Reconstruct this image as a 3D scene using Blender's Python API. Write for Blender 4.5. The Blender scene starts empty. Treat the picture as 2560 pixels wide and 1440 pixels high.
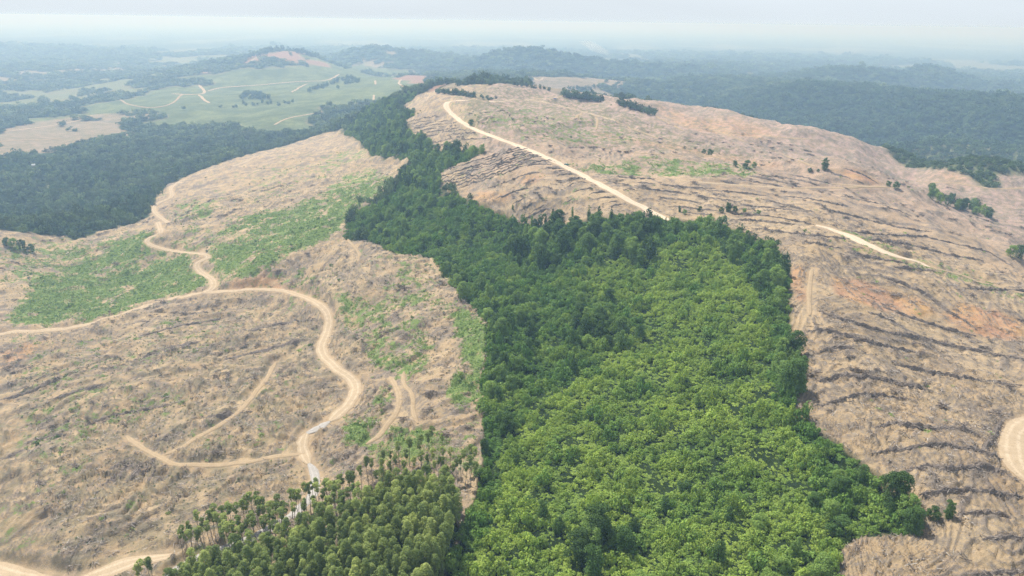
import bpy, math, random
import numpy as np
from mathutils import Vector, Matrix

# ------------------------------------------------------------------ camera, sky, sun, exposure
S = bpy.context.scene
COL = S.collection
random.seed(7)
RNG = np.random.default_rng(7)

CAM_H = 160.0                       # flying height above the foot of the slope
F_PX = 1730.0                       # focal length, in pixels of the 2560 px wide photograph
PITCH = math.radians(21.1)
ROLL = math.radians(0.78)

fwd = Vector((0, math.cos(PITCH), -math.sin(PITCH)))
right0 = Vector((1, 0, 0))
up0 = right0.cross(fwd)
right = right0 * math.cos(ROLL) + up0 * math.sin(ROLL)
up = up0 * math.cos(ROLL) - right0 * math.sin(ROLL)
cam_d = bpy.data.cameras.new('camera')
cam = bpy.data.objects.new('camera', cam_d)
COL.objects.link(cam)
cam.matrix_world = Matrix(((right.x, up.x, -fwd.x, 0), (right.y, up.y, -fwd.y, 0),
                           (right.z, up.z, -fwd.z, CAM_H), (0, 0, 0, 1)))
cam_d.sensor_width = 36
cam_d.lens = 36 * F_PX / 2560
cam_d.clip_start = 1
cam_d.clip_end = 120000
S.camera = cam

SUN_EL, SUN_AZ = math.radians(58), math.radians(-40)
wd = bpy.data.worlds.new('World')
S.world = wd
wd.use_nodes = True
wn, wl = wd.node_tree.nodes, wd.node_tree.links
wn.clear()
wo = wn.new('ShaderNodeOutputWorld')
bg = wn.new('ShaderNodeBackground')
bg.inputs['Strength'].default_value = 0.1
sky = wn.new('ShaderNodeTexSky')
sky.sky_type = 'NISHITA'
sky.sun_disc = False
sky.sun_elevation = SUN_EL
sky.sun_rotation = SUN_AZ
sky.air_density = 1.0
sky.dust_density = 4.0
tc = wn.new('ShaderNodeTexCoord')
sx = wn.new('ShaderNodeSeparateXYZ')
wl.new(tc.outputs['Generated'], sx.inputs[0])
vr = wn.new('ShaderNodeValToRGB')            # thin overcast: pale near the horizon, less bright overhead
vr.color_ramp.elements[0].position = 0.0
vr.color_ramp.elements[0].color = (6.6, 7.35, 8.0, 1)
vr.color_ramp.elements[1].position = 0.9
vr.color_ramp.elements[1].color = (2.6, 2.9, 3.4, 1)
e = vr.color_ramp.elements.new(0.08); e.color = (6.7, 7.35, 7.95, 1)
e = vr.color_ramp.elements.new(0.16); e.color = (6.6, 6.95, 7.4, 1)
e = vr.color_ramp.elements.new(0.4); e.color = (4.2, 4.6, 5.2, 1)
wl.new(sx.outputs['Z'], vr.inputs[0])
mp = wn.new('ShaderNodeMapping'); mp.inputs['Scale'].default_value = (1.0, 1.0, 9.0)
wl.new(tc.outputs['Generated'], mp.inputs['Vector'])
cn = wn.new('ShaderNodeTexNoise'); cn.inputs['Scale'].default_value = 2.2; cn.inputs['Detail'].default_value = 5
wl.new(mp.outputs[0], cn.inputs['Vector'])
cr = wn.new('ShaderNodeMapRange')
cr.inputs['From Min'].default_value = 0.3; cr.inputs['From Max'].default_value = 0.7
cr.inputs['To Min'].default_value = 0.95; cr.inputs['To Max'].default_value = 1.03
wl.new(cn.outputs['Fac'], cr.inputs['Value'])
vm = wn.new('ShaderNodeVectorMath'); vm.operation = 'SCALE'
wl.new(vr.outputs['Color'], vm.inputs[0]); wl.new(cr.outputs[0], vm.inputs['Scale'])
mxw = wn.new('ShaderNodeMix'); mxw.data_type = 'RGBA'
mxw.inputs['Factor'].default_value = 0.88
wl.new(sky.outputs[0], mxw.inputs['A']); wl.new(vm.outputs[0], mxw.inputs['B'])
wl.new(mxw.outputs['Result'], bg.inputs['Color'])
wl.new(bg.outputs[0], wo.inputs['Surface'])

sun_d = bpy.data.lights.new('sun', 'SUN')
sun_d.energy = 4.4
sun_d.angle = math.radians(1.5)
sun_d.color = (1.0, 0.96, 0.89)
sun = bpy.data.objects.new('sun', sun_d)
COL.objects.link(sun)
sdir = Vector((math.sin(SUN_AZ) * math.cos(SUN_EL), math.cos(SUN_AZ) * math.cos(SUN_EL), math.sin(SUN_EL)))
sun.rotation_euler = sdir.to_track_quat('Z', 'Y').to_euler()
sun.location = (0, 0, 400)

S.view_settings.view_transform = 'Standard'
S.view_settings.look = 'None'
S.view_settings.exposure = 0.36
S.view_settings.gamma = 1.0
S.view_settings.use_curve_mapping = False
S.render.engine = 'CYCLES'
S.cycles.use_denoising = True
S.cycles.denoising_prefilter = 'NONE'
S.cycles.max_bounces = 6
S.cycles.diffuse_bounces = 2
S.cycles.glossy_bounces = 1
S.cycles.transmission_bounces = 2
S.cycles.transparent_max_bounces = 8
S.cycles.volume_bounces = 4
S.cycles.use_adaptive_sampling = False
S.cycles.caustics_reflective = False
S.cycles.caustics_refractive = False

# ------------------------------------------------------------------ helpers: noise, rays, tagging
def P2(pts):
    return np.asarray(pts, float)

_T = RNG.random((512, 512))
_A = RNG.random((512, 512)) * 2 * math.pi
_GX, _GY = np.cos(_A), np.sin(_A)

def pnoise(x, y, k=0):
    """gradient noise, about -1..1"""
    x = x + 17.31 * k; y = y - 41.7 * k
    xi = np.floor(x).astype(np.int64); yi = np.floor(y).astype(np.int64)
    fx = x - xi; fy = y - yi
    u = fx * fx * fx * (fx * (fx * 6 - 15) + 10); v = fy * fy * fy * (fy * (fy * 6 - 15) + 10)
    x0, x1, y0, y1 = xi & 511, (xi + 1) & 511, yi & 511, (yi + 1) & 511
    def g(a, b, dx, dy):
        return _GX[a, b] * dx + _GY[a, b] * dy
    n00 = g(x0, y0, fx, fy); n10 = g(x1, y0, fx - 1, fy)
    n01 = g(x0, y1, fx, fy - 1); n11 = g(x1, y1, fx - 1, fy - 1)
    return 1.5 * ((n00 * (1 - u) + n10 * u) * (1 - v) + (n01 * (1 - u) + n11 * u) * v)

def fbm(x, y, size, octv=3, k=0, gain=0.5):
    s, a, f = 0, 1.0, 1.0 / size
    for i in range(octv):
        s = s + a * pnoise(x * f, y * f, k + i); a *= gain; f *= 2.03
    return s

def sstep(a, b, x):
    t = np.clip((x - a) / (b - a), 0, 1)
    return t * t * (3 - 2 * t)

RV, UV_, FV = np.array(right), np.array(up), np.array(fwd)
def rays(pts):
    """photo pixels -> azimuth and downward slope of their sight lines"""
    p = P2(pts).reshape(-1, 2)
    d = FV[None] + RV[None] * ((p[:, 0] - 1280) / F_PX)[:, None] + UV_[None] * ((720 - p[:, 1]) / F_PX)[:, None]
    return np.arctan2(d[:, 0], d[:, 1]), -d[:, 2] / np.hypot(d[:, 0], d[:, 1])

def project(x, y, z):
    q = np.stack([x, y, z - CAM_H], -1)
    c = q @ FV
    return 1280 + F_PX * (q @ RV) / c, 720 - F_PX * (q @ UV_) / c

def tag(o, label=None, cat=None, group=None, kind=None):
    if label: o['label'] = label
    if cat: o['category'] = cat
    if group: o['group'] = group
    if kind: o['kind'] = kind
    return o

def mesh_np(name, V, Fq, mats, smooth=False, matidx=None):
    """mesh from arrays; Fq is (n,3) or (n,4), or a list of such arrays"""
    Fl = Fq if isinstance(Fq, list) else [Fq]
    Fl = [f for f in Fl if len(f)]
    me = bpy.data.meshes.new(name)
    me.vertices.add(len(V)); me.vertices.foreach_set('co', np.asarray(V, np.float32).ravel())
    nl = sum(f.size for f in Fl); nf = sum(len(f) for f in Fl)
    me.loops.add(nl); me.loops.foreach_set('vertex_index', np.concatenate([f.ravel() for f in Fl]).astype(np.int32))
    me.polygons.add(nf)
    tot = np.concatenate([np.full(len(f), f.shape[1]) for f in Fl]).astype(np.int32)
    st = np.concatenate([[0], np.cumsum(tot)[:-1]]).astype(np.int32)
    me.polygons.foreach_set('loop_start', st); me.polygons.foreach_set('loop_total', tot)
    if matidx is not None: me.polygons.foreach_set('material_index', np.asarray(matidx, np.int32))
    me.polygons.foreach_set('use_smooth', np.full(nf, bool(smooth)))
    for m in (mats if isinstance(mats, (list, tuple)) else [mats]): me.materials.append(m)
    me.update(calc_edges=True); me.validate()
    return me

def fattr(me, name, arr):
    a = me.attributes.new(name, 'FLOAT', 'POINT'); a.data.foreach_set('value', np.asarray(arr, np.float32).ravel())

def link(name, me, parent=None, loc=None, rot=None, scl=None):
    o = bpy.data.objects.new(name, me); COL.objects.link(o)
    if parent: o.parent = parent
    if loc is not None: o.location = loc
    if rot is not None: o.rotation_euler = rot
    if scl is not None: o.scale = scl
    return o

# ------------------------------------------------------------------ materials
class NT:
    def __init__(self, name):
        self.m = bpy.data.materials.new(name); self.m.use_nodes = True
        self.n, self.l = self.m.node_tree.nodes, self.m.node_tree.links
        self.n.clear()
        self.out = self.n.new('ShaderNodeOutputMaterial')
    def new(self, t, **kw):
        nd = self.n.new(t)
        for k, v in kw.items(): setattr(nd, k, v)
        return nd
    def put(self, sock, v):
        if isinstance(v, bpy.types.NodeSocket): self.l.new(v, sock)
        elif v is not None:
            if isinstance(v, tuple) and len(v) == 3 and len(sock.default_value) == 4: v = (*v, 1)
            sock.default_value = v
    def attr(self, name, inst=False):
        a = self.new('ShaderNodeAttribute', attribute_name=name)
        if inst: a.attribute_type = 'INSTANCER'
        return a.outputs['Fac']
    def noise(self, scale, detail=3, vec=None, rough=0.55):
        t = self.new('ShaderNodeTexNoise')
        t.inputs['Scale'].default_value = scale; t.inputs['Detail'].default_value = detail
        t.inputs['Roughness'].default_value = rough
        if vec is not None: self.l.new(vec, t.inputs['Vector'])
        return t.outputs['Fac']
    def mr(self, v, a, b, c=0.0, d=1.0, smooth=False):
        t = self.new('ShaderNodeMapRange')
        if smooth: t.interpolation_type = 'SMOOTHSTEP'
        self.put(t.inputs['Value'], v)
        for nm, x in (('From Min', a), ('From Max', b), ('To Min', c), ('To Max', d)): t.inputs[nm].default_value = x
        return t.outputs[0]
    def math(self, op, a, b=None, clamp=False):
        t = self.new('ShaderNodeMath', operation=op); t.use_clamp = clamp
        self.put(t.inputs[0], a)
        if b is not None: self.put(t.inputs[1], b)
        return t.outputs[0]
    def mix(self, f, a, b):
        t = self.new('ShaderNodeMix', data_type='RGBA')
        self.put(t.inputs['Factor'], f); self.put(t.inputs['A'], a); self.put(t.inputs['B'], b)
        return t.outputs['Result']
    def pos(self):
        return self.new('ShaderNodeNewGeometry').outputs['Position']
    def bsdf(self, color, rough=0.9, spec=0.2, bump=None, bs=0.5, bd=0.2, metal=0.0):
        b = self.new('ShaderNodeBsdfPrincipled')
        self.put(b.inputs['Base Color'], color); self.put(b.inputs['Roughness'], rough)
        b.inputs['Specular IOR Level'].default_value = spec
        b.inputs['Metallic'].default_value = metal
        if bump is not None:
            bn = self.new('ShaderNodeBump'); bn.inputs['Strength'].default_value = bs; bn.inputs['Distance'].default_value = bd
            self.l.new(bump, bn.inputs['Height']); self.l.new(bn.outputs[0], b.inputs['Normal'])
        return b.outputs[0]
    def done(self, sh, disp=None):
        self.l.new(sh, self.out.inputs['Surface']); return self.m

def leaf_mat(name, c1, c2, c3=None, trans=0.25, var=0.35, tint=False):
    """foliage: colour varies from leaf to leaf, clump to clump and plant to plant"""
    t = NT(name)
    geo = t.new('ShaderNodeNewGeometry'); oi = t.new('ShaderNodeObjectInfo')
    r = geo.outputs['Random Per Island']
    c = t.mix(t.mr(r, 0, 1), c1, c2)
    if c3 is not None:
        f = t.attr('tint', True) if tint else t.mr(oi.outputs['Random'], 0.45, 1.0)
        c = t.mix(f, c, c3)
    hs = t.new('ShaderNodeHueSaturation')
    t.put(hs.inputs['Color'], c)
    t.put(hs.inputs['Value'], t.mr(oi.outputs['Random'], 0, 1, 1 - var, 1 + var))
    t.put(hs.inputs['Hue'], t.mr(r, 0, 1, 0.488, 0.512))
    b = t.bsdf(hs.outputs[0], rough=0.6, spec=0.25)
    tr = t.new('ShaderNodeBsdfTranslucent'); t.put(tr.inputs['Color'], hs.outputs[0])
    ms = t.new('ShaderNodeMixShader'); ms.inputs[0].default_value = trans
    t.l.new(b, ms.inputs[1]); t.l.new(tr.outputs[0], ms.inputs[2])
    return t.done(ms.outputs[0])

def flat_mat(name, c, rough=0.7, spec=0.3, n=0.0, metal=0.0):
    t = NT(name)
    if n:
        f = t.noise(n, 4); c = t.mix(t.mr(f, 0.3, 0.7), tuple(x * 0.75 for x in c), tuple(min(1, x * 1.2) for x in c))
    return t.done(t.bsdf(c, rough, spec, metal=metal))

# ------------------------------------------------------------------ terrain: heights pinned at landmarks
# (photo x, photo y, height): the landmark lies where that sight line meets that height
PINS = [
 # foreground and the slope under the plantation
 (0,1440,-34),(300,1440,-22),(600,1440,-8),(900,1440,0),(1280,1440,2),(1700,1440,6),(2100,1440,14),(2560,1440,20),
 (0,1200,-40),(200,1150,-30),(420,1130,-24),(640,1120,-20),(800,1150,-15),(1000,1180,-6),(1200,1200,0),
 (0,1000,-48),(220,950,-40),(450,930,-31),(650,940,-26),(830,930,-20),(960,1000,-10),(1100,1000,-4),(1200,1000,1),
 (0,838,-58),(150,825,-56),(300,785,-52),(500,733,-46),(650,722,-36),(760,742,-31),(825,810,-26),(700,830,-30),
 (950,850,-14),(1100,850,-5),(1200,850,2),(620,690,-30),(720,680,-27),
 # left valley with the green patch, hillocks at its edge
 (60,790,-62),(200,700,-64),(350,660,-60),(450,690,-54),(300,590,-58),(120,650,-60),(0,660,-50),
 (50,582,-44),(140,592,-52),(230,590,-56),(330,560,-56),
 (400,560,-52),(370,610,-48),(500,640,-44),(420,470,-60),(400,520,-54),(500,520,-42),(600,600,-34),(700,560,-28),
 (800,620,-18),(900,620,-10),(860,700,-14),(1000,700,-6),(1080,780,-4),
 (530,412,-62),(620,385,-62),(720,362,-60),(850,320,-52),(700,450,-36),(800,400,-30),(900,380,-16),(820,520,-20),
 (930,480,-6),(960,420,-8),(600,470,-44),
 # left forest valley
 (0,560,-88),(100,540,-90),(250,540,-86),(350,490,-84),(0,450,-90),(150,430,-88),(300,400,-86),(450,400,-80),(550,370,-80),
 (650,340,-78),(760,320,-72),(840,300,-66),(300,340,-86),(500,310,-80),
 # forest strip and hill
 (875,330,-22),(940,370,0),(900,290,-10),(960,260,10),(1040,230,40),(1000,300,20),(1080,370,22),(1060,420,14),(1000,450,4),
 (880,570,-12),(1000,600,-6),(1000,520,0),(1080,640,-3),(1150,720,-1),
 (1100,240,58),(1110,262,56),(1180,225,62),(1250,213,64),(1320,222,60),(1400,238,50),
 (1180,300,52),(1190,325,50),(1250,290,52),(1300,365,46),(1420,410,42),(1350,270,50),(1250,250,55),
 (1150,400,32),(1100,440,20),(1150,475,18),(1250,430,36),(1300,500,26),(1350,552,16),(1440,470,36),(1500,462,38),(1590,512,32),
 (1480,530,26),(1680,545,28),
 (1450,330,46),(1600,380,42),(1550,300,44),(1700,420,40),(1850,440,36),(1700,340,38),(1900,400,26),
 # thicket
 (1480,590,19),(1600,580,25),(1700,565,28),(1790,545,30),(1870,590,31),(1960,650,30),(1975,760,25),(1960,850,22),
 (1350,640,10),(1250,640,4),(1250,740,2),(1400,760,6),(1550,700,13),(1700,700,18),(1820,750,22),(1600,850,10),(1400,900,4),
 (1750,900,14),(1350,1050,3),(1500,1050,4),(1700,1050,9),(1980,1010,22),(1880,1000,18),(1300,1250,2),(1500,1250,3),
 (1750,1250,8),(1950,1250,14),(2060,1100,22),(2200,1250,20),(2290,1320,20),
 # right slope
 (1850,520,33),(2000,520,31),(2000,470,32),(1800,470,36),(2100,550,29),(2250,540,18),(2350,590,12),(2450,610,4),(2560,640,-4),
 (2100,425,33),(2050,440,33),(2200,450,16),(2240,480,18),(2000,440,34),
 (2050,640,30),(2150,620,27),(2320,665,18),(2450,700,9),(2560,735,4),
 (2100,720,27),(2050,780,26),(2180,730,20),(2300,770,11),(2400,800,6),(2560,860,0),
 (2100,860,25),(2250,870,18),(2400,900,9),(2560,950,5),
 (2100,950,25),(2300,1000,19),(2450,1030,14),(2560,1040,10),
 (2180,1100,26),(2350,1110,25),(2480,1110,19),(2560,1130,13),(2350,1230,25),(2500,1240,20),(2400,1350,22),(2250,1400,20),
 # crests on the right and the drop behind them
 (1500,243,40),(1580,262,38),(1640,266,44),(1720,288,36),(1760,300,32),(1830,296,36),(1900,322,26),(1960,332,24),(2050,342,20),(2130,362,14),
 (2180,382,6),(2250,405,-4),(2320,430,-12),
 (1700,320,36),(1800,340,32),(1850,360,30),(1950,380,22),(2000,380,16),(2100,400,6),(2150,430,8),(2050,410,16),
 (2350,470,-12),(2400,423,-4),(2330,450,-14),(2470,440,-16),(2560,445,-14),(2430,520,-18),(2560,520,-20),(2560,580,-26),(2480,490,-14),
 # forest valley and dark ridge on the right
 (1680,262,-72),(1780,280,-74),(1870,292,-70),(2000,320,-74),(2120,345,-78),(2220,385,-80),(2300,415,-78),
 (1860,250,-47),(1980,227,-13),(2080,236,-16),(2200,242,-16),(2300,262,-20),(2400,285,-25),(2560,322,-36),
 (2050,280,-52),(2200,300,-54),(2400,340,-62),(2560,365,-64),
 (2250,372,-64),(2400,362,-54),(2560,375,-52),(2300,420,-72),(2440,435,-74),(2560,432,-72),
 (2000,205,-88),(2200,215,-92),(2400,240,-92),(2560,275,-94),
 (2150,200,-64),(2250,187,-42),(2400,195,-46),(2560,215,-52),(2300,165,-100),(2500,175,-104),
 (1900,180,-70),(1720,196,-40),(1820,205,-66),(1650,165,-60),(1560,165,-40),(1420,150,-10),(1310,132,18),(1260,150,-8),
 (1180,150,-40),(1050,140,-22),(1120,150,-34),(1500,200,-72),(1600,220,-76),(1350,180,-74),(1200,190,-76),
 (1320,192,-34),(1440,202,-40),(1400,212,-60),(1180,196,-70),
 # left: hill on the horizon, green plantation slopes, plains
 (690,125,22),(640,138,6),(760,132,14),(830,160,-34),(600,165,-30),(500,180,-48),(400,205,-66),(340,215,-80),
 (880,128,-8),(940,128,-14),(1010,146,-30),(850,150,-52),(700,160,-14),
 (600,200,-54),(750,190,-46),(880,185,-48),(1000,200,-40),(1050,190,-44),
 (300,250,-88),(450,250,-76),(600,250,-66),(750,240,-56),(900,230,-44),(980,235,-36),(700,300,-64),(800,270,-56),
 (100,320,-86),(230,290,-84),(60,350,-86),(150,250,-96),(60,200,-100),(230,175,-84),(200,200,-100),(330,180,-98),
 (450,150,-96),(0,150,-104),(300,130,-106),(1000,118,-106),(800,110,-108),(1500,120,-108),(2000,140,-108),(2560,160,-108),
 (60,118,-70),(350,128,-88),(470,112,-100),
]
# (photo x, distance in metres, height) for ground that no sight line picks out
PINS_R = [(x, d, z) for d, z in ((40, -6), (100, -3)) for x in (-1500, 200, 1280, 2400, 4000)] + \
         [(x, d, -110) for d in (16000, 45000) for x in (-1500, -200, 500, 1280, 2000, 2800, 4200)] + \
         [(-700,200,-45),(-700,420,-62),(-700,800,-92),(-700,2000,-100),(-700,5000,-106),(-1600,600,-90),
          (3260,200,10),(3260,420,-10),(3260,800,-40),(3260,1600,-60),(3260,3000,-100),(4200,800,-70),
          (1250,2300,-10),(1640,1500,-30),(2050,1250,-45),(1310,8000,-100),(690,7800,-100)]
_pp = P2(PINS)
_a, _t = rays(_pp[:, :2])
_rng = (CAM_H - _pp[:, 2]) / _t
_pr = P2(PINS_R)
_a2, _ = rays(np.stack([np.clip(_pr[:, 0], -4000, 6000), np.full(len(_pr), 900.0)], -1))
CA = np.concatenate([_a, _a2]); CL = np.log(np.concatenate([_rng, _pr[:, 1]])); CZ = np.concatenate([_pp[:, 2], _pr[:, 2]])

class Field:
    """smooth interpolation of scattered values over (bearing, log distance) from the origin"""
    def __init__(self, a, l, v, c=0.05, lam=0.0):
        self.a, self.l, self.c = a, l, c
        n = len(a)
        K = np.sqrt((a[:, None] - a[None]) ** 2 + (l[:, None] - l[None]) ** 2 + c * c)
        A = np.zeros((n + 3, n + 3)); A[:n, :n] = -K + np.eye(n) * -lam * -1
        Pm = np.stack([np.ones(n), a, l], -1); A[:n, n:] = Pm; A[n:, :n] = Pm.T
        self.w = np.linalg.solve(A, np.concatenate([v, np.zeros(3)]))
    def __call__(self, a, l):
        sh = a.shape; a = a.ravel(); l = l.ravel(); out = np.empty(len(a)); n = len(self.a)
        for i in range(0, len(a), 20000):
            aa, ll = a[i:i + 20000], l[i:i + 20000]
            K = np.sqrt((aa[:, None] - self.a[None]) ** 2 + (ll[:, None] - self.l[None]) ** 2 + self.c ** 2)
            out[i:i + 20000] = -K @ self.w[:n] + self.w[n] + self.w[n + 1] * aa + self.w[n + 2] * ll
        return out.reshape(sh)

AZ = np.concatenate([np.linspace(-math.pi, -0.86, 40, endpoint=False), np.linspace(-0.86, 0.86, 960),
                     np.linspace(0.86, math.pi, 41)[1:-1]])
LR = np.concatenate([np.linspace(math.log(15), math.log(110), 40, endpoint=False),
                     np.linspace(math.log(110), math.log(900), 760, endpoint=False),
                     np.linspace(math.log(900), math.log(6500), 330, endpoint=False),
                     np.linspace(math.log(6500), math.log(45000), 90)])
NA, NR = len(AZ), len(LR)
# the interpolated field is smooth: evaluate it on a coarser grid, then refine
_ca = np.concatenate([np.linspace(-math.pi, -0.86, 20, endpoint=False), np.linspace(-0.86, 0.86, 240), np.linspace(0.86, math.pi, 21)[1:]])
_cl = np.linspace(math.log(15), math.log(45000), 330)
def regrid(G, ca=_ca, cl=_cl, A=None, L=None):
    A = AZ if A is None else A; L = LR if L is None else L
    ia = np.clip(np.searchsorted(ca, A) - 1, 0, len(ca) - 2); fa = np.clip((A - ca[ia]) / (ca[ia + 1] - ca[ia]), 0, 1)
    il = np.clip(np.searchsorted(cl, L) - 1, 0, len(cl) - 2); fl = np.clip((L - cl[il]) / (cl[il + 1] - cl[il]), 0, 1)
    G1 = G[ia] * (1 - fa)[:, None] + G[ia + 1] * fa[:, None]
    return G1[:, il] * (1 - fl)[None] + G1[:, il + 1] * fl[None]
hf = Field(CA, CL, CZ, c=0.06)
CAg, CLg = np.meshgrid(_ca, _cl, indexing='ij')
Hc = hf(np.clip(CAg, -1.1, 1.1), CLg)
AG, LG = np.meshgrid(AZ, LR, indexing='ij')
RG = np.exp(LG)
XG, YG = RG * np.sin(AG), RG * np.cos(AG)
H0 = regrid(Hc)
# small hills and gullies; their size follows the scale of the country they are in
spur = sstep(420, 620, RG) * sstep(1500, 1100, RG) * sstep(-80, 20, XG); fold = sstep(170, 260, RG) * sstep(700, 450, RG) * sstep(-30, -80, XG)
near = sstep(2200, 700, RG); far = sstep(900, 2500, RG) * sstep(14000, 5000, RG)
H0 = H0 + near * (2.4 * fbm(XG, YG, 60, 3, 3) + 2.2 * (0.45 - np.abs(fbm(XG, YG, 85, 2, 23))) * sstep(150, 260, RG) + 0.6 * fbm(XG, YG, 11, 3, 9))
H0 = H0 + spur * 9.0 * (0.42 - np.abs(fbm(XG, YG, 120, 3, 25))) + fold * 5.0 * (0.42 - np.abs(fbm(XG, YG, 70, 3, 27)))
H0 = H0 + far * (9.0 * (fbm(XG, YG, 420, 4, 5)) - 4 * np.abs(fbm(XG, YG, 230, 3, 8)))
H0 = H0 + sstep(5000, 9000, RG) * 5 * fbm(XG, YG, 1500, 3, 2)

BUMPS = [(1660,285,10,34),(1760,312,8,38),(1838,310,9,42),(1960,345,7,38),(2060,356,7,38),(2130,376,6,40),(2400,436,12,48),(2100,436,8,30),(1505,255,7,38),(1590,274,8,32),
         (2220,470,6,34),(2380,605,5,26),(2480,560,7,36),(2250,700,4,22),(2420,780,4,20),(1700,330,5,30),(1450,300,4,34),(1345,205,16,70),(1455,212,14,60),(1190,204,10,60)]
def gsample(G, x, y):
    a = np.arctan2(x, y); l = np.log(np.maximum(np.hypot(x, y), 15.1))
    ia = np.clip(np.searchsorted(AZ, a) - 1, 0, NA - 2); fa = np.clip((a - AZ[ia]) / (AZ[ia + 1] - AZ[ia]), 0, 1)
    il = np.clip(np.searchsorted(LR, l) - 1, 0, NR - 2); fl = np.clip((l - LR[il]) / (LR[il + 1] - LR[il]), 0, 1)
    return (G[ia, il] * (1 - fa) + G[ia + 1, il] * fa) * (1 - fl) + (G[ia, il + 1] * (1 - fa) + G[ia + 1, il + 1] * fa) * fl

def ground_at(pts, H, lift=0.0):
    """where the sight lines of photo pixels first meet the ground (raised by lift)"""
    a, t = rays(pts)
    ia = np.clip(np.searchsorted(AZ, a) - 1, 0, NA - 2); fa = ((a - AZ[ia]) / (AZ[ia + 1] - AZ[ia]))[:, None]
    col = H[ia] * (1 - fa) + H[ia + 1] * fa + np.asarray(lift).reshape(-1, 1)
    R = np.exp(LR)[None]
    g = col - (CAM_H - R * t[:, None])          # >0 : ground above the sight line
    hit = g > 0
    k = np.argmax(hit, 1); none = ~hit.any(1)
    k = np.where(none, NR - 1, np.maximum(k, 1))
    i = np.arange(len(k)); g0, g1 = g[i, k - 1], g[i, k]
    f = np.clip(-g0 / np.where(np.abs(g1 - g0) < 1e-9, 1, g1 - g0), 0, 1)
    r = np.exp(LR[k - 1]) * (1 - f) + np.exp(LR[k]) * f
    return np.stack([r * np.sin(a), r * np.cos(a)], -1)

for bx_, by_, bh_, br__ in BUMPS:
    c_ = ground_at([(bx_, by_)], H0)[0]
    H0 = H0 + bh_ * np.exp(-((XG - c_[0]) ** 2 + (YG - c_[1]) ** 2) / (2 * br__ ** 2))

def resample(P, step):
    d = np.concatenate([[0], np.cumsum(np.hypot(*np.diff(P, axis=0).T))])
    n = max(2, int(d[-1] / step) + 1); s = np.linspace(0, d[-1], n)
    return np.stack([np.interp(s, d, P[:, 0]), np.interp(s, d, P[:, 1])], -1)

def smooth_line(P, it=2):
    for _ in range(it):
        Q = [P[0]]
        for p, q in zip(P[:-1], P[1:]): Q += [p * 0.75 + q * 0.25, p * 0.25 + q * 0.75]
        Q.append(P[-1]); P = np.array(Q)
    return P

def subdiv_px(pts, step=25):
    return resample(smooth_line(P2(pts), 2), step)

def in_poly(x, y, poly):
    out = np.zeros(x.shape, bool)
    x0, y0 = poly.min(0); x1, y1 = poly.max(0)
    m = (x >= x0) & (x <= x1) & (y >= y0) & (y <= y1)
    if not m.any(): return out
    px, py = x[m], y[m]; c = np.zeros(px.shape, bool)
    for (ax, ay), (bx, by) in zip(poly, np.roll(poly, -1, 0)):
        if ay == by: continue
        k = (ay > py) != (by > py)
        c ^= k & (px < (bx - ax) * (py - ay) / (by - ay) + ax)
    out[m] = c
    return out

def wpoly(pts, H=None):
    """outline given on the photograph -> outline on the ground"""
    p = P2(list(pts) + [pts[0]])
    return ground_at(resample(p, 30), H0 if H is None else H)

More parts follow.
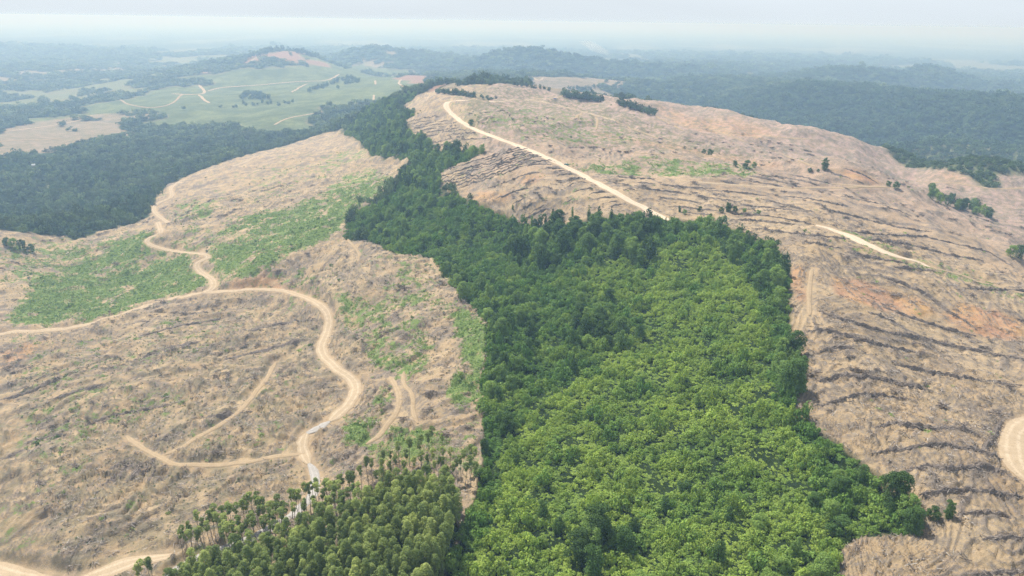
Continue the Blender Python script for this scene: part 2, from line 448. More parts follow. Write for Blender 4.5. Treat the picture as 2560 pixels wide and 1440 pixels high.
# ------------------------------------------------------------------ roads and tracks
ROADS = {   # centre line on the photograph, width in metres, surface
 'ridge': dict(px=[(1690,556),(1640,538),(1606,520),(1550,487),(1500,462),(1440,431),(1390,405),(1330,378),(1270,356),(1225,339),(1190,326),(1155,306),(1127,284),(1111,264),(1118,254),(1150,251),(1200,253),(1240,255),(1262,254)], w=7.5, k=3),
 'crest': dict(px=[(1240,256),(1275,251),(1320,249),(1350,247),(1385,247),(1407,242),(1413,239),(1406,235)], w=4.5, k=0),
 'branch': dict(px=[(1300,251),(1340,252),(1375,259),(1430,273),(1480,286),(1540,303)], w=4.5, k=0),
 'spur': dict(px=[(1462,279),(1452,286),(1440,297),(1420,302)], w=4, k=1),
 'valley': dict(px=[(-120,850),(0,838),(40,828),(100,829),(200,819),(300,786),(400,756),(490,734),(560,729),(650,722),(710,727),(770,745),(812,768),(827,805),(812,845),(800,872),(812,897),(850,927),(895,962),(880,1002),(845,1040),(824,1052)], w=6.0, k=0),
 'valley_grey': dict(px=[(824,1052),(800,1062),(780,1074),(766,1083)], w=5.0, k=2),
 'valley_low': dict(px=[(766,1083),(752,1108),(762,1138),(772,1158)], w=5.0, k=0),
 'stand': dict(px=[(772,1158),(783,1172),(790,1200),(786,1230),(760,1265),(710,1300),(650,1335),(580,1365),(500,1395),(430,1425),(400,1470),(380,1560)], w=3.9, k=2),
 'climb': dict(px=[(520,732),(540,712),(530,697),(500,680),(488,668),(498,652),(530,641),(515,636),(480,634),(420,627),(372,612),(362,604),(385,590),(408,580),(396,565),(395,556)], w=6.0, k=0),
 'forest_edge': dict(px=[(424,560),(392,537),(383,527),(385,515),(400,506),(435,493),(428,480),(424,470),(446,455),(492,437),(538,422),(602,413),(638,391),(722,376),(792,353),(848,334)], w=6.0, k=0),
 'spur_track': dict(px=[(690,905),(665,950),(635,985),(600,1030),(550,1062),(500,1092),(450,1118),(412,1136)], w=2.8, k=1),
 'slope_track': dict(px=[(318,1094),(345,1112),(380,1135),(420,1155),(480,1165),(560,1163),(640,1152),(700,1141),(762,1132)], w=2.8, k=1),
 'wide_corner': dict(px=[(-200,1400),(0,1430),(90,1452),(160,1475)], w=9.0, k=0),
 'wide_track': dict(px=[(425,1382),(380,1398),(310,1418),(230,1440),(120,1475)], w=8.0, k=0),
 'plateau': dict(px=[(2040,562),(2090,578),(2150,602),(2230,637),(2280,652),(2326,667)], w=8.0, k=3),
 'plateau_track': dict(px=[(2326,667),(2400,688),(2480,716),(2580,738),(2700,760)], w=3.5, k=1),
 'right_bend': dict(px=[(2700,1020),(2580,1048),(2535,1075),(2527,1115),(2545,1165),(2590,1215),(2700,1280)], w=8.0, k=0),
 'contour': dict(px=[(1700,452),(1760,457),(1830,462),(1900,467),(1965,471)], w=4.0, k=0),
 'contour_end': dict(px=[(1965,471),(2030,469),(2085,471),(2150,471),(2240,469)], w=3.6, k=1),
 'mound_track': dict(px=[(2080,460),(2120,463),(2160,466),(2205,467)], w=4.0, k=1),
 'far_contour': dict(px=[(1630,288),(1700,316),(1780,324),(1800,332),(1850,350),(1900,368),(1960,388),(2010,408),(2042,420)], w=4.0, k=1),
 'far_branch': dict(px=[(1780,324),(1830,324),(1900,338),(1960,346),(2030,348)], w=4.0, k=1),
 'side_track': dict(px=[(2290,455),(2340,456),(2420,462),(2480,474),(2560,470),(2700,470)], w=4.0, k=1),
 'thicket_track': dict(px=[(1072,632),(1082,655),(1104,682),(1136,712)], w=2.8, k=1),
 'gully_track': dict(px=[(915,1115),(945,1090),(972,1060),(995,1025),(1000,995),(990,965),(975,945)], w=2.8, k=1),
 'mid_track': dict(px=[(722,392),(745,400),(800,405),(870,409),(950,413),(1035,414)], w=3.2, k=1),
 'edge_path': dict(px=[(2030,672),(2024,710),(2022,750),(2024,790)], w=2.4, k=1),
 'knoll_path': dict(px=[(870,598),(890,622),(905,640),(880,655),(840,672),(790,690)], w=2.6, k=1),
 'lower_path': dict(px=[(1010,930),(1005,960),(1035,985),(1030,1030),(1045,1060)], w=2.2, k=1),
 'plateau_path': dict(px=[(1490,292),(1496,308),(1490,326)], w=3.0, k=1),
 'plateau_loop': dict(px=[(1540,303),(1580,322),(1640,345),(1700,362)], w=3.2, k=1),
 'crest_path': dict(px=[(1650,296),(1690,318),(1712,330)], w=3.0, k=1),
 'slope_cut': dict(px=[(1300,338),(1400,350),(1520,372),(1620,385),(1720,392)], w=2.6, k=1),
 'bench_cut': dict(px=[(1480,330),(1580,348),(1700,372),(1800,396)], w=2.6, k=1),
 'far_a': dict(px=[(497,212),(506,222),(516,229),(505,236),(480,237),(452,236),(430,235)], w=10, k=0),
 'far_b': dict(px=[(516,229),(550,219),(600,216),(660,212),(700,208),(760,203),(820,203),(848,186)], w=10, k=0),
 'far_c': dict(px=[(497,238),(505,248),(525,258)], w=9, k=0),
 'far_d': dict(px=[(1003,199),(993,209),(1003,217),(1030,221)], w=8, k=0),
 'far_e': dict(px=[(938,202),(939,212)], w=8, k=0),
 'far_f': dict(px=[(935,238),(946,242),(934,252)], w=6, k=0),
 'far_g': dict(px=[(685,313),(705,301),(730,293),(780,285),(830,276)], w=6, k=0),
 'far_h': dict(px=[(5,331),(60,324),(120,316),(180,306),(215,296),(230,289)], w=7, k=0),
 'far_i': dict(px=[(-20,355),(80,350),(118,350),(160,344)], w=7, k=1),
 'far_j': dict(px=[(625,154),(635,146),(655,138)], w=12, k=0),
 'far_k': dict(px=[(730,232),(755,214),(770,210)], w=8, k=0),
 'far_l': dict(px=[(300,250),(320,262),(380,272),(430,262),(455,236)], w=7, k=1),
 'far_m': dict(px=[(1330,192),(1345,205),(1362,198),(1358,194)], w=8, k=0),
 'far_n': dict(px=[(465,175),(540,168),(610,162)], w=14, k=1),
}
for rd in ROADS.values():
    rd['P'] = resample(smooth_line(ground_at(subdiv_px(rd['px'], 12), H0), 1), 3.0 if rd['w'] < 7.5 else 4.0)
# benches: the ground is levelled along each road
H1 = H0.copy()
ROADV = np.full(H0.shape, 99.0)                 # the same, main roads only
ROADD = np.full(H0.shape, 99.0)                 # distance beyond the road's edge, metres
for rd in ROADS.values():
    P = rd['P']; w = rd['w'] / 2
    z = gsample(H0, P[:, 0], P[:, 1])
    kern = np.ones(7) / 7; zz = np.convolve(np.pad(z, 3, 'edge'), kern, 'valid'); rd['z'] = zz
    b = 9.0 + w
    m = (XG > P[:, 0].min() - b) & (XG < P[:, 0].max() + b) & (YG > P[:, 1].min() - b) & (YG < P[:, 1].max() + b)
    idx = np.nonzero(m)
    if len(idx[0]) == 0: continue
    xs, ys = XG[idx], YG[idx]; best = np.full(len(xs), 1e9); bz = np.zeros(len(xs))
    for i in range(0, len(xs), 40000):
        s = slice(i, i + 40000)
        d2 = (xs[s, None] - P[None, :, 0]) ** 2 + (ys[s, None] - P[None, :, 1]) ** 2
        k = d2.argmin(1)
        k0 = np.clip(k, 1, len(P) - 2)
        tdir = P[k0 + 1] - P[k0 - 1]; L2 = (tdir ** 2).sum(1) + 1e-9
        f = np.clip(((xs[s] - P[k0, 0]) * tdir[:, 0] + (ys[s] - P[k0, 1]) * tdir[:, 1]) / L2, -0.5, 0.5)
        q_ = P[k0] + f[:, None] * tdir
        best[s] = np.hypot(xs[s] - q_[:, 0], ys[s] - q_[:, 1])
        bz[s] = np.where(f > 0, zz[k0] + (zz[k0 + 1] - zz[k0]) * f * 2, zz[k0] + (zz[k0] - zz[k0 - 1]) * f * 2)
    e_ = best - w
    f = sstep(4.5, 0.6, e_)
    H1[idx] = H1[idx] * (1 - f) + bz * f
    ROADD[idx] = np.minimum(ROADD[idx], e_)
    if rd['k'] != 1: ROADV[idx] = np.minimum(ROADV[idx], e_)

# ------------------------------------------------------------------ land cover
POLY = dict(
 left=[(-300,575),(0,578),(150,592),(180,600),(250,583),(370,545),(385,530),(380,505),(412,465),(540,412),(620,388),(700,368),(850,322),
       (885,345),(930,392),(1045,408),(1000,440),(960,490),(900,520),(865,545),(862,600),(930,605),(1000,642),(1080,632),(1150,700),
       (1215,780),(1220,900),(1205,1000),(1215,1200),(1190,1300),(1000,1560),(900,1900),(-1200,1900),(-900,900)],
 right=[(1050,236),(1100,222),(1180,214),(1250,209),(1330,216),(1400,232),(1500,243),(1580,262),(1640,267),(1720,288),(1760,300),(1830,297),(1900,323),(1960,333),
        (2050,343),(2130,363),(2180,383),(2250,406),(2320,431),(2400,424),(2470,435),(2900,440),(3600,700),(4000,1900),(2090,1900),(2085,1440),(2100,1370),(2140,1345),(2250,1345),
        (2305,1325),(2285,1280),(2190,1200),(2135,1135),(2060,1095),(1983,1015),(2020,930),(1972,830),(1980,700),(1962,640),(1900,600),
        (1800,560),(1690,552),(1600,540),(1480,550),(1345,570),(1290,555),(1210,515),(1160,490),(1095,470),(1090,440),(1150,405),(1205,388),
        (1200,372),(1150,378),(1090,382),(1075,355),(1020,330),(1000,300),(1040,285),(1000,265)],
)
GREEN = [   # grass and regrowth, strength
 ([(10,800),(60,740),(120,690),(250,640),(370,572),(392,580),(370,600),(365,615),(480,636),(490,670),(530,705),(490,728),(400,752),(300,785),(200,815),(60,815)], 0.85),
 ([(0,610),(100,600),(250,600),(330,570),(370,572),(250,640),(120,690),(0,730)], 0.5),
 ([(520,645),(560,610),(650,580),(750,555),(860,530),(900,520),(880,560),(840,600),(760,620),(700,650),(640,680),(560,690),(510,670)], 0.85),
 ([(560,560),(700,520),(900,480),(940,490),(880,530),(700,570),(560,600)], 0.65),
 ([(860,1045),(905,1040),(925,1075),(905,1125),(868,1120)], 0.95),
 ([(1110,985),(1150,940),(1205,950),(1200,1010),(1170,1030),(1120,1020)], 1.0),
 ([(1120,790),(1150,770),(1205,800),(1215,880),(1200,960),(1160,900),(1140,830)], 0.8),
 ([(1000,640),(1075,650),(1110,720),(1150,770),(1090,800),(1000,760),(940,740),(980,690)], 0.4),
 ([(840,720),(980,760),(1080,830),(1080,980),(960,940),(880,860),(840,800)], 0.52),
 ([(900,1100),(1000,1060),(1200,1080),(1210,1200),(1000,1160),(920,1160)], 0.62),
 ([(930,985),(990,960),(980,1010),(930,1080),(905,1060)], 0.6),
 ([(430,520),(480,490),(560,510),(520,560),(440,555)], 0.55),
 ([(820,385),(920,365),(940,390),(850,420),(800,460),(780,430)], 0.5),
 ([(880,430),(990,420),(960,490),(880,520),(760,540),(800,480)], 0.6),
 ([(440,690),(560,690),(700,660),(840,690),(800,740),(700,715),(560,722)], 0.35),
 ([(420,600),(480,560),(560,590),(540,640),(470,628)], 0.45),
 ([(620,420),(760,390),(820,430),(700,500),(560,520)], 0.3),
 ([(20,880),(300,830),(700,760),(560,860),(300,950),(60,1020)], 0.22),
 ([(0,1040),(300,960),(520,990),(300,1080),(50,1180)], 0.28),
 ([(560,1070),(700,1050),(740,1100),(640,1140),(500,1140)], 0.25),
 # ridge
 ([(1330,385),(1400,395),(1440,415),(1600,395),(1900,420),(1900,440),(1700,446),(1520,440),(1430,420),(1360,395)], 0.55),
 ([(1120,262),(1250,262),(1400,275),(1540,310),(1600,360),(1500,370),(1300,340),(1160,300)], 0.32),
 ([(1290,390),(1330,380),(1310,405),(1265,405)], 0.6),
 ([(2060,565),(2200,605),(2330,660),(2560,735),(2560,760),(2400,705),(2250,660),(2150,640)], 0.5),
 ([(1820,530),(1900,535),(2060,585),(1980,565)], 0.3),
 ([(1420,470),(1470,480),(1440,520),(1380,520)], 0.3),
]
BARE = [   # freshly exposed orange soil, strength
 ([(2080,690),(2200,720),(2330,760),(2300,800),(2180,770),(2090,740)], 0.75),
 ([(2330,780),(2440,770),(2560,800),(2560,860),(2420,830)], 0.85),
 ([(1975,670),(2010,665),(2010,760),(1980,740)], 0.7),
 ([(2080,425),(2130,422),(2200,455),(2120,450)], 0.8),
 ([(560,728),(580,700),(660,688),(720,700),(740,735),(650,720)], 0.6),
 ([(1160,480),(1290,490),(1250,510),(1180,505)], 0.6),
 ([(1300,440),(1380,440),(1340,460),(1290,455)], 0.8),
 ([(0,880),(120,850),(60,900),(0,930)], 0.6),
 ([(1480,330),(1700,365),(1980,420),(1900,420),(1700,380),(1500,345)], 0.35),
 ([(1640,265),(1760,300),(1830,296),(1960,335),(1900,350),(1700,320)], 0.5),
 ([(2300,440),(2400,425),(2440,440),(2400,460)], 0.4),
 ([(1320,190),(1480,195),(1470,228),(1400,225)], 0.6),
 ([(1170,198),(1220,198),(1215,212),(1160,212)], 0.5),
]
FIELD = [  # far fields: outline, colour class (0 green plantation, 1 pale cleared, 2 red-brown, 3 light green)
 ([(205,272),(300,240),(400,228),(500,205),(620,175),(760,150),(840,158),(930,165),(1000,190),(1050,220),(1030,228),(940,262),(860,265),(800,306),(690,336),(640,326),(560,304),(430,298),(300,298),(200,290)], 0),
 ([(0,330),(60,322),(230,287),(290,305),(310,335),(200,368),(0,376)], 1),
 ([(190,200),(330,192),(350,222),(250,246),(195,236)], 3),
 ([(330,150),(480,140),(560,150),(430,166)], 3),
 ([(110,300),(225,270),(290,282),(225,288),(120,315)], 0),
 ([(560,165),(640,140),(690,126),(760,133),(830,160),(740,150),(640,160)], 2),
 ([(420,190),(560,166),(620,160),(560,172),(440,196)], 2),
 ([(130,178),(200,168),(330,165),(330,182),(200,182)], 1),
 ([(0,185),(60,182),(150,200),(60,212),(0,210)], 1),
 ([(0,225),(180,225),(190,270),(0,280)], 3),
 ([(870,152),(1000,150),(1010,162),(900,165)], 1),
 ([(1000,190),(1080,188),(1110,215),(1060,222),(1015,208)], 2),
 ([(1850,182),(1990,192),(2030,205),(1900,200)], 3),
 ([(2250,372),(2400,360),(2600,372),(2600,435),(2440,440),(2290,425)], 3),
 ([(1290,190),(1480,195),(1560,240),(1400,230),(1330,215)], 1),
 ([(1100,210),(1160,196),(1220,200),(1200,213)], 1),
 ([(90,480),(180,480),(180,500),(90,500)], 3),
]
THICK = [(865,602),(868,565),(900,525),(960,505),(1000,472),(1060,468),(1100,490),(1180,506),(1240,535),(1300,562),(1340,576),(1420,562),(1480,552),
         (1560,545),(1640,555),(1690,560),(1770,556),(1820,572),(1900,612),(1960,650),(1976,700),(1970,760),(1972,830),(2012,930),(2005,965),(1982,1020),
         (2060,1098),(2130,1135),(2182,1192),(2215,1245),(2290,1292),(2300,1330),(2250,1342),(2200,1335),(2140,1345),(2100,1372),(2080,1405),(2090,1460),
         (2100,1900),(1120,1900),(1105,1560),(1120,1440),(1150,1340),(1190,1250),(1212,1150),(1205,1000),(1203,960),(1215,900),(1217,800),(1182,772),
         (1130,720),(1085,642),(1000,642),(940,606),(900,592)]
STRIP = [(862,338),(885,305),(940,262),(1030,238),(1050,240),(1000,268),(985,280),(1035,280),(1040,292),(1003,305),(1022,332),(1078,358),(1092,388),(1150,384),
         (1200,380),(1206,388),(1150,412),(1100,430),(1098,455),(1108,486),(1060,485),(990,475),(1000,448),(1048,412),(1000,392),(930,394),(905,352)]
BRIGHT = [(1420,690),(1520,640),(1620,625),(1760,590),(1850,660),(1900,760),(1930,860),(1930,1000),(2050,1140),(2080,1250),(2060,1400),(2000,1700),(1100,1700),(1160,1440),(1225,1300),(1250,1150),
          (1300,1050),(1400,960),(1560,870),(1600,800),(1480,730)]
wob = 3.0 * np.clip(RG / 400, 0.4, 8)
WX = XG + wob * fbm(XG, YG, 18, 2, 30); WY = YG + wob * fbm(XG, YG, 18, 2, 33)
inframe = (np.abs(AG) < 1.2)
w_rt = wpoly(POLY['right'])
_k = (np.arctan2(w_rt[:, 0], w_rt[:, 1]) > 0.03) & (np.hypot(w_rt[:, 0], w_rt[:, 1]) > 780)
w_rt[_k] *= 1.22
clear = in_poly(WX, WY, wpoly(POLY['left'])) | in_poly(WX, WY, w_rt)
clear |= (RG < 160) & (RG > 0)
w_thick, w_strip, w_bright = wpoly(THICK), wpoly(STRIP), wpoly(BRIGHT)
STAND = [(405,1440),(470,1400),(560,1368),(640,1352),(700,1335),(760,1300),(850,1290),(900,1255),(960,1200),(1040,1185),(1120,1180),(1150,1235),(1120,1330),(1100,1440),(1090,1620),(330,1620)]
g_st = ground_at(resample(P2(STAND + [STAND[0]]), 25), H0, 12.0)
thick = in_poly(WX, WY, g_st) & (np.abs(AG) < 1) | in_poly(WX, WY, w_thick) | in_poly(WX, WY, w_strip)
clear &= ~thick
green = np.zeros(H0.shape); bare = np.zeros(H0.shape)
def blur(G, n):
    for _ in range(n):
        G = (G + np.roll(G, 1, 0) + np.roll(G, -1, 0)) / 3
        G = (G + np.roll(G, 1, 1) + np.roll(G, -1, 1)) / 3
    return G
for pl, s in GREEN:
    green = np.maximum(green, s * in_poly(WX + 1.2 * wob * fbm(XG, YG, 45, 2, 61), WY + 1.2 * wob * fbm(XG, YG, 45, 2, 64), wpoly(pl)))
for pl, s in BARE:
    bare = np.maximum(bare, s * in_poly(WX, WY, wpoly(pl)))
green = blur(green, 22) * np.clip(0.82 + 0.5 * fbm(XG, YG, 24, 3, 66), 0.25, 1.15); bare = blur(bare, 5)
fieldc = np.zeros(H0.shape); fieldk = np.zeros(H0.shape)
ffar = sstep(9000, 6000, RG)
kind_of = [np.zeros(H0.shape) for _ in range(4)]
for pl, k in FIELD:
    w_ = 0.045 * RG
    m = in_poly(XG + w_ * fbm(XG, YG, 260, 3, 40), YG + 1.6 * w_ * fbm(XG, YG, 260, 3, 43), wpoly(pl))
    if k in (1, 2, 3): m &= fbm(XG, YG, 170, 3, 47) < 0.55
    for j in range(4):
        kind_of[j] = np.where(m, 1.0 if j == k else 0.0, kind_of[j])
anyfield = (kind_of[0] + kind_of[1] + kind_of[2] + kind_of[3]) > 0
forest = (~clear & ~anyfield & ~thick).astype(float)
# farther fields on the plain, none of them sharp
pf = fbm(XG, YG * 0.45, 900, 3, 50)
plain = sstep(3500, 6000, RG) * sstep(0.25, 0.55, pf)

# ------------------------------------------------------------------ slash rows and the lie of the land
ROWS_A = [  # on the slope right of the thicket, near
 [(2049,779),(2103,799),(2164,816),(2224,833),(2305,846),(2372,863),(2456,880),(2570,902)],
 [(2019,829),(2070,826),(2120,840),(2170,856),(2238,871),(2298,883)],
 [(2039,885),(2080,871),(2130,870)],
 [(2238,912),(2338,934),(2439,950),(2570,966)],
 [(2049,955),(2103,938),(2170,944),(2238,954),(2300,967)],
 [(2170,779),(2238,806)],
 [(2211,769),(2288,799),(2355,819),(2439,840)],
 [(2211,695),(2271,715),(2322,739),(2359,772),(2406,799),(2439,823)],
 [(2412,722),(2490,724),(2570,729)],
 [(2238,668),(2338,678)],
 [(2113,631),(2187,645),(2271,660)],
 [(1892,571),(1986,584),(2053,591),(2120,598)],
 [(1834,549),(1918,554),(1986,561)],
 [(1828,534),(1935,542),(2036,562)],
 [(2154,596),(2271,611),(2372,638),(2456,651)],
 [(2120,577),(2204,588),(2305,591),(2406,614),(2473,631),(2533,668)],
 [(1902,497),(1969,514),(2030,530)],
 [(2002,604),(2103,621)],
 [(2050,520),(2150,545),(2250,570),(2330,580)],
 [(2244,960),(2288,965),(2328,977)],
 [(2036,1014),(2086,1007),(2137,989),(2187,987),(2264,997)],
 [(2184,1068),(2238,1059),(2288,1068),(2328,1071),(2389,1071),(2449,1086)],
 [(2180,1136),(2238,1125),(2288,1120),(2338,1111),(2389,1115),(2439,1125),(2506,1148)],
 [(2264,1178),(2315,1165),(2389,1172),(2456,1165),(2506,1182),(2540,1199)],
 [(2298,1239),(2355,1229),(2422,1225),(2490,1232),(2570,1248)],
 [(2399,1283),(2473,1284),(2540,1293)],
 [(2456,1346),(2510,1342),(2570,1346)],
 [(2430,1437),(2500,1430),(2570,1430)],
 [(2455,1130),(2490,1080),(2505,1050)],
]
ROWS_B = [  # on the face below the ridge road
 [(1300,409),(1319,402),(1347,403),(1375,406)],[(1312,418),(1331,412),(1370,411),(1387,413)],[(1352,421),(1380,421),(1409,422)],
 [(1375,429),(1400,427),(1419,427)],[(1391,441),(1416,434),(1440,437)],[(1409,449),(1445,446),(1475,448)],
 [(1412,470),(1433,459),(1456,456),(1472,457)],[(1433,481),(1456,473),(1489,469)],[(1473,487),(1487,481),(1527,481)],
 [(1480,499),(1503,495),(1542,493)],[(1514,507),(1550,502)],[(1523,516),(1562,509)],[(1300,526),(1323,515),(1347,501)],
 [(1280,510),(1300,501),(1320,491)],[(1327,531),(1366,510)],[(1309,548),(1347,531),(1384,516)],[(1352,555),(1383,541),(1416,534)],
 [(1408,510),(1436,495)],[(1240,497),(1290,478),(1330,468)],[(1220,470),(1270,455),(1300,440),(1350,430)],
]
GUIDE_B = [[(1095,430),(1152,413),(1219,393),(1280,373),(1320,368)],[(1099,450),(1169,427),(1253,400),(1304,384),(1345,382)],
           [(1090,462),(1186,437),(1270,410),(1337,392),(1365,394)],[(1152,468),(1253,437),(1310,414),(1371,400),(1395,410)]]
GUIDE_B2 = [[(1005,309),(1060,296),(1102,289)],[(1018,326),(1085,312),(1152,306)],[(1058,345),(1112,330),(1169,323)],[(1085,368),(1150,350),(1230,345)]]
ROWS_C = [  # right of the ridge road and on the red mound
 [(1509,449),(1527,456),(1566,462)],[(1562,470),(1594,476)],[(1533,441),(1581,445),(1636,448)],
 [(1600,470),(1660,478),(1720,484)],[(1640,492),(1700,500),(1760,508)],[(1680,515),(1740,522),(1800,528)],[(1740,490),(1800,497),(1850,506)],
 [(1780,476),(1850,482),(1920,490)],[(1650,462),(1720,468),(1790,472)],[(1580,455),(1640,460)],[(1700,530),(1780,537)],
 [(1828,446),(1902,457),(1962,468)],[(1868,439),(1935,450),(2002,467)],[(1918,437),(1985,448),(2050,464)],[(1975,436),(2036,450),(2085,462)],
 [(2103,419),(2154,435),(2197,460)],[(2070,430),(2120,444),(2160,460)],[(1800,452),(1850,462)],
 [(1960,490),(2040,500),(2120,515)],[(2100,490),(2200,510),(2280,540)],[(1850,512),(1930,520),(2000,528)],
]
ROWS_D = [  # on the spur left of the valley road
 [(265,1182),(295,1160),(323,1143)],[(255,1215),(300,1185),(346,1152)],[(309,1209),(335,1187),(363,1165)],[(368,1200),(390,1175)],
 [(386,1108),(420,1090),(454,1079)],[(375,1094),(400,1084)],[(215,1062),(260,1045),(330,1030),(430,1012)],[(120,1000),(200,975),(260,960)],
 [(330,905),(420,870),(500,855)],[(350,840),(450,815),(560,795)],[(520,1042),(580,1035),(630,1028)],[(0,1000),(60,985),(140,950)],
 [(620,830),(700,808),(790,800)],[(560,900),(640,880),(760,850)],[(60,1110),(130,1090),(170,1085)],[(0,1150),(60,1125)],
]
FLOW = [[(0,960),(150,925),(330,870),(520,810),(700,770),(790,778)],[(0,1100),(150,1050),(300,1010),(450,960),(650,900),(790,880)],
        [(0,1250),(100,1220),(200,1190),(300,1150),(420,1085),(600,1010),(750,960),(850,960)],[(0,1380),(150,1330),(400,1250),(600,1190),(760,1180)],
        [(840,900),(1000,830),(1180,760)],[(900,1060),(1050,1000),(1180,960)],[(0,760),(200,740),(400,690)],[(560,660),(750,600),(900,560)],
        [(450,560),(650,500),(900,440)],[(500,450),(700,400),(900,360)],[(1200,330),(1500,360),(1800,410),(2000,430)],[(1130,262),(1300,290),(1500,325),(1700,370)],
        [(1300,350),(1600,410),(1850,432)],[(1650,275),(1850,330),(2100,390)],[(2350,450),(2560,455)],[(2400,560),(2560,610)]]
guides = ROWS_A + ROWS_B + ROWS_C + ROWS_D + GUIDE_B + GUIDE_B2 + FLOW
ga, gl, gv = [], [], []
for g in guides:
    W = ground_at(resample(P2(g), 60), H1)
    a = np.arctan2(W[:, 0], W[:, 1]); l = np.log(np.hypot(W[:, 0], W[:, 1]))
    ga.append(a); gl.append(l); gv.append(l.mean() - l)
ff = Field(np.concatenate(ga), np.concatenate(gl), np.concatenate(gv), c=0.15)
m_ = (_cl > math.log(100)) & (_cl < math.log(2600))
PHc = np.zeros(CAg.shape); PHc[:, m_] = ff(np.clip(CAg[:, m_], -0.8, 0.8), CLg[:, m_])
PH = LG + regrid(blur(PHc, 2))
dA = np.gradient(PH, AZ, axis=0) / RG; dR = np.gradient(PH, LR, axis=1) / RG
tx, ty = dR, -dA                                     # direction along a row, in (sideways, outward) terms
nrm = np.hypot(tx, ty) + 1e-9; tx /= nrm; ty /= nrm
DX = tx * np.cos(AG) + ty * np.sin(AG); DY = -tx * np.sin(AG) + ty * np.cos(AG)
def streaks(size, length, k, n=9):
    s = 0
    for i in range(n):
        t = (i / (n - 1) - 0.5) * length
        s = s + pnoise((XG + DX * t) / size, (YG + DY * t) / size, k)
    return s / math.sqrt(n) * 0.9
lim = slice(0, int(np.searchsorted(LR, math.log(2600))))
def limited(fn):
    out = np.zeros(H0.shape); global XG, YG, DX, DY
    bx = (XG, YG, DX, DY); XG, YG, DX, DY = [q[:, lim] for q in bx]
    out[:, lim] = fn(); XG, YG, DX, DY = bx
    return out
ST1 = limited(lambda: streaks(1.3, 9, 60))
ST2 = limited(lambda: streaks(3.2, 34, 70, 11))
ST3 = limited(lambda: streaks(8.0, 90, 80, 11))
offroad = sstep(0.3, 3.0, ROADD)
def terraces():
    ph = np.exp(PH[:, lim]); x, y = XG, YG
    v = ph / 13.0 - 0.0 + 0.34 * fbm(x, y, 60, 2, 95) + 0.07 * fbm(x, y, 9, 2, 96)
    v = np.where(ph > 450, 450 / 13.0 + np.log(np.maximum(ph, 450) / 450) * 40 + 0.22 * fbm(x, y, 70, 2, 95) + 0.05 * fbm(x, y, 12, 2, 96), v)
    f = np.abs(v - np.floor(v) - 0.5) * 2
    gate = np.clip(0.78 + 1.1 * fbm(x * 0.8 + DX * 3, y, 45, 2, 97), 0, 1)
    return np.clip(1.25 - f / 0.27, 0, 1) * gate
TER = limited(terraces)
ST4 = limited(lambda: streaks(15.0, 120, 85, 11))
bank = 1 - np.abs(np.clip(ST4, -1.5, 1.5))          # sharp-edged banks between old terraces
H2 = H1 + clear * offroad * near * (1.0 * TER + 0.28 * ST1 + 0.45 * ST2 + 0.6 * ST3 + 1.9 * sstep(-0.25, 0.25, ST4) * (0.35 + 0.65 * (XG < -10)))

# ------------------------------------------------------------------ the ground sheet
t = NT('earth')
pos = t.pos()
st1, st2, st3 = t.attr('streak_fine'), t.attr('streak_mid'), t.attr('streak_wide')
n_f = t.noise(0.8, 6, pos, 0.75); n_m = t.noise(0.16, 4, pos); n_l = t.noise(0.03, 4, pos); n_x = t.noise(2.2, 5, pos, 0.8); n_g = t.noise(0.055, 5, pos, 0.65)
warm = t.attr('warm')                                 # the ridge soil is pinker than the near slopes
tan = t.mix(t.mr(n_l, 0.35, 0.65), (0.44, 0.318, 0.19), (0.55, 0.415, 0.255))
tan = t.mix(warm, tan, (0.47, 0.335, 0.28))
tan = t.mix(t.mr(n_f, 0.52, 0.72), tan, (0.62, 0.50, 0.34))
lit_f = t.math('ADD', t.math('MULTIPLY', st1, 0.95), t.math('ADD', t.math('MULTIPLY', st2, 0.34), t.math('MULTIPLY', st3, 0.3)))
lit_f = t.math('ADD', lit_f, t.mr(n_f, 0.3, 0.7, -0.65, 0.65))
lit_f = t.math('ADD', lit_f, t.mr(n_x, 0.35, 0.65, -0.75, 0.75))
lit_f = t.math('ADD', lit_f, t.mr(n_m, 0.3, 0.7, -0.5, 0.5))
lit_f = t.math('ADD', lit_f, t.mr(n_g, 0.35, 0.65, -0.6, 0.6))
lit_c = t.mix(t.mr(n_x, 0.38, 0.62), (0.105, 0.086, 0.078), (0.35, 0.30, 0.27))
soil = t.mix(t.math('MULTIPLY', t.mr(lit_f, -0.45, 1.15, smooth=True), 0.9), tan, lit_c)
br = t.math('MULTIPLY', t.attr('bare'), t.mr(n_m, 0.28, 0.5, 0.2, 1.25), clamp=True)
soil = t.mix(t.math('MULTIPLY', br, t.mr(lit_f, 1.3, 0.1)), soil, t.mix(t.mr(n_l, 0.4, 0.6), (0.60, 0.36, 0.155), (0.56, 0.31, 0.19)))
ol = t.math('MULTIPLY', t.attr('dry'), t.mr(t.math('ADD', n_m, t.math('MULTIPLY', st2, 0.12)), 0.36, 0.60, smooth=True))
soil = t.mix(t.math('MULTIPLY', ol, 0.8), soil, t.mix(t.mr(n_f, 0.3, 0.7), (0.165, 0.155, 0.085), (0.29, 0.265, 0.155)))
bk = t.math('MULTIPLY', warm, t.mr(t.math('ADD', st3, t.math('MULTIPLY', st2, 0.5)), -0.5, -1.5, smooth=True))
soil = t.mix(t.math('MULTIPLY', bk, 0.8), soil, t.mix(t.mr(n_l, 0.4, 0.6), (0.56, 0.36, 0.24), (0.58, 0.42, 0.31)))
gr = t.attr('grass')
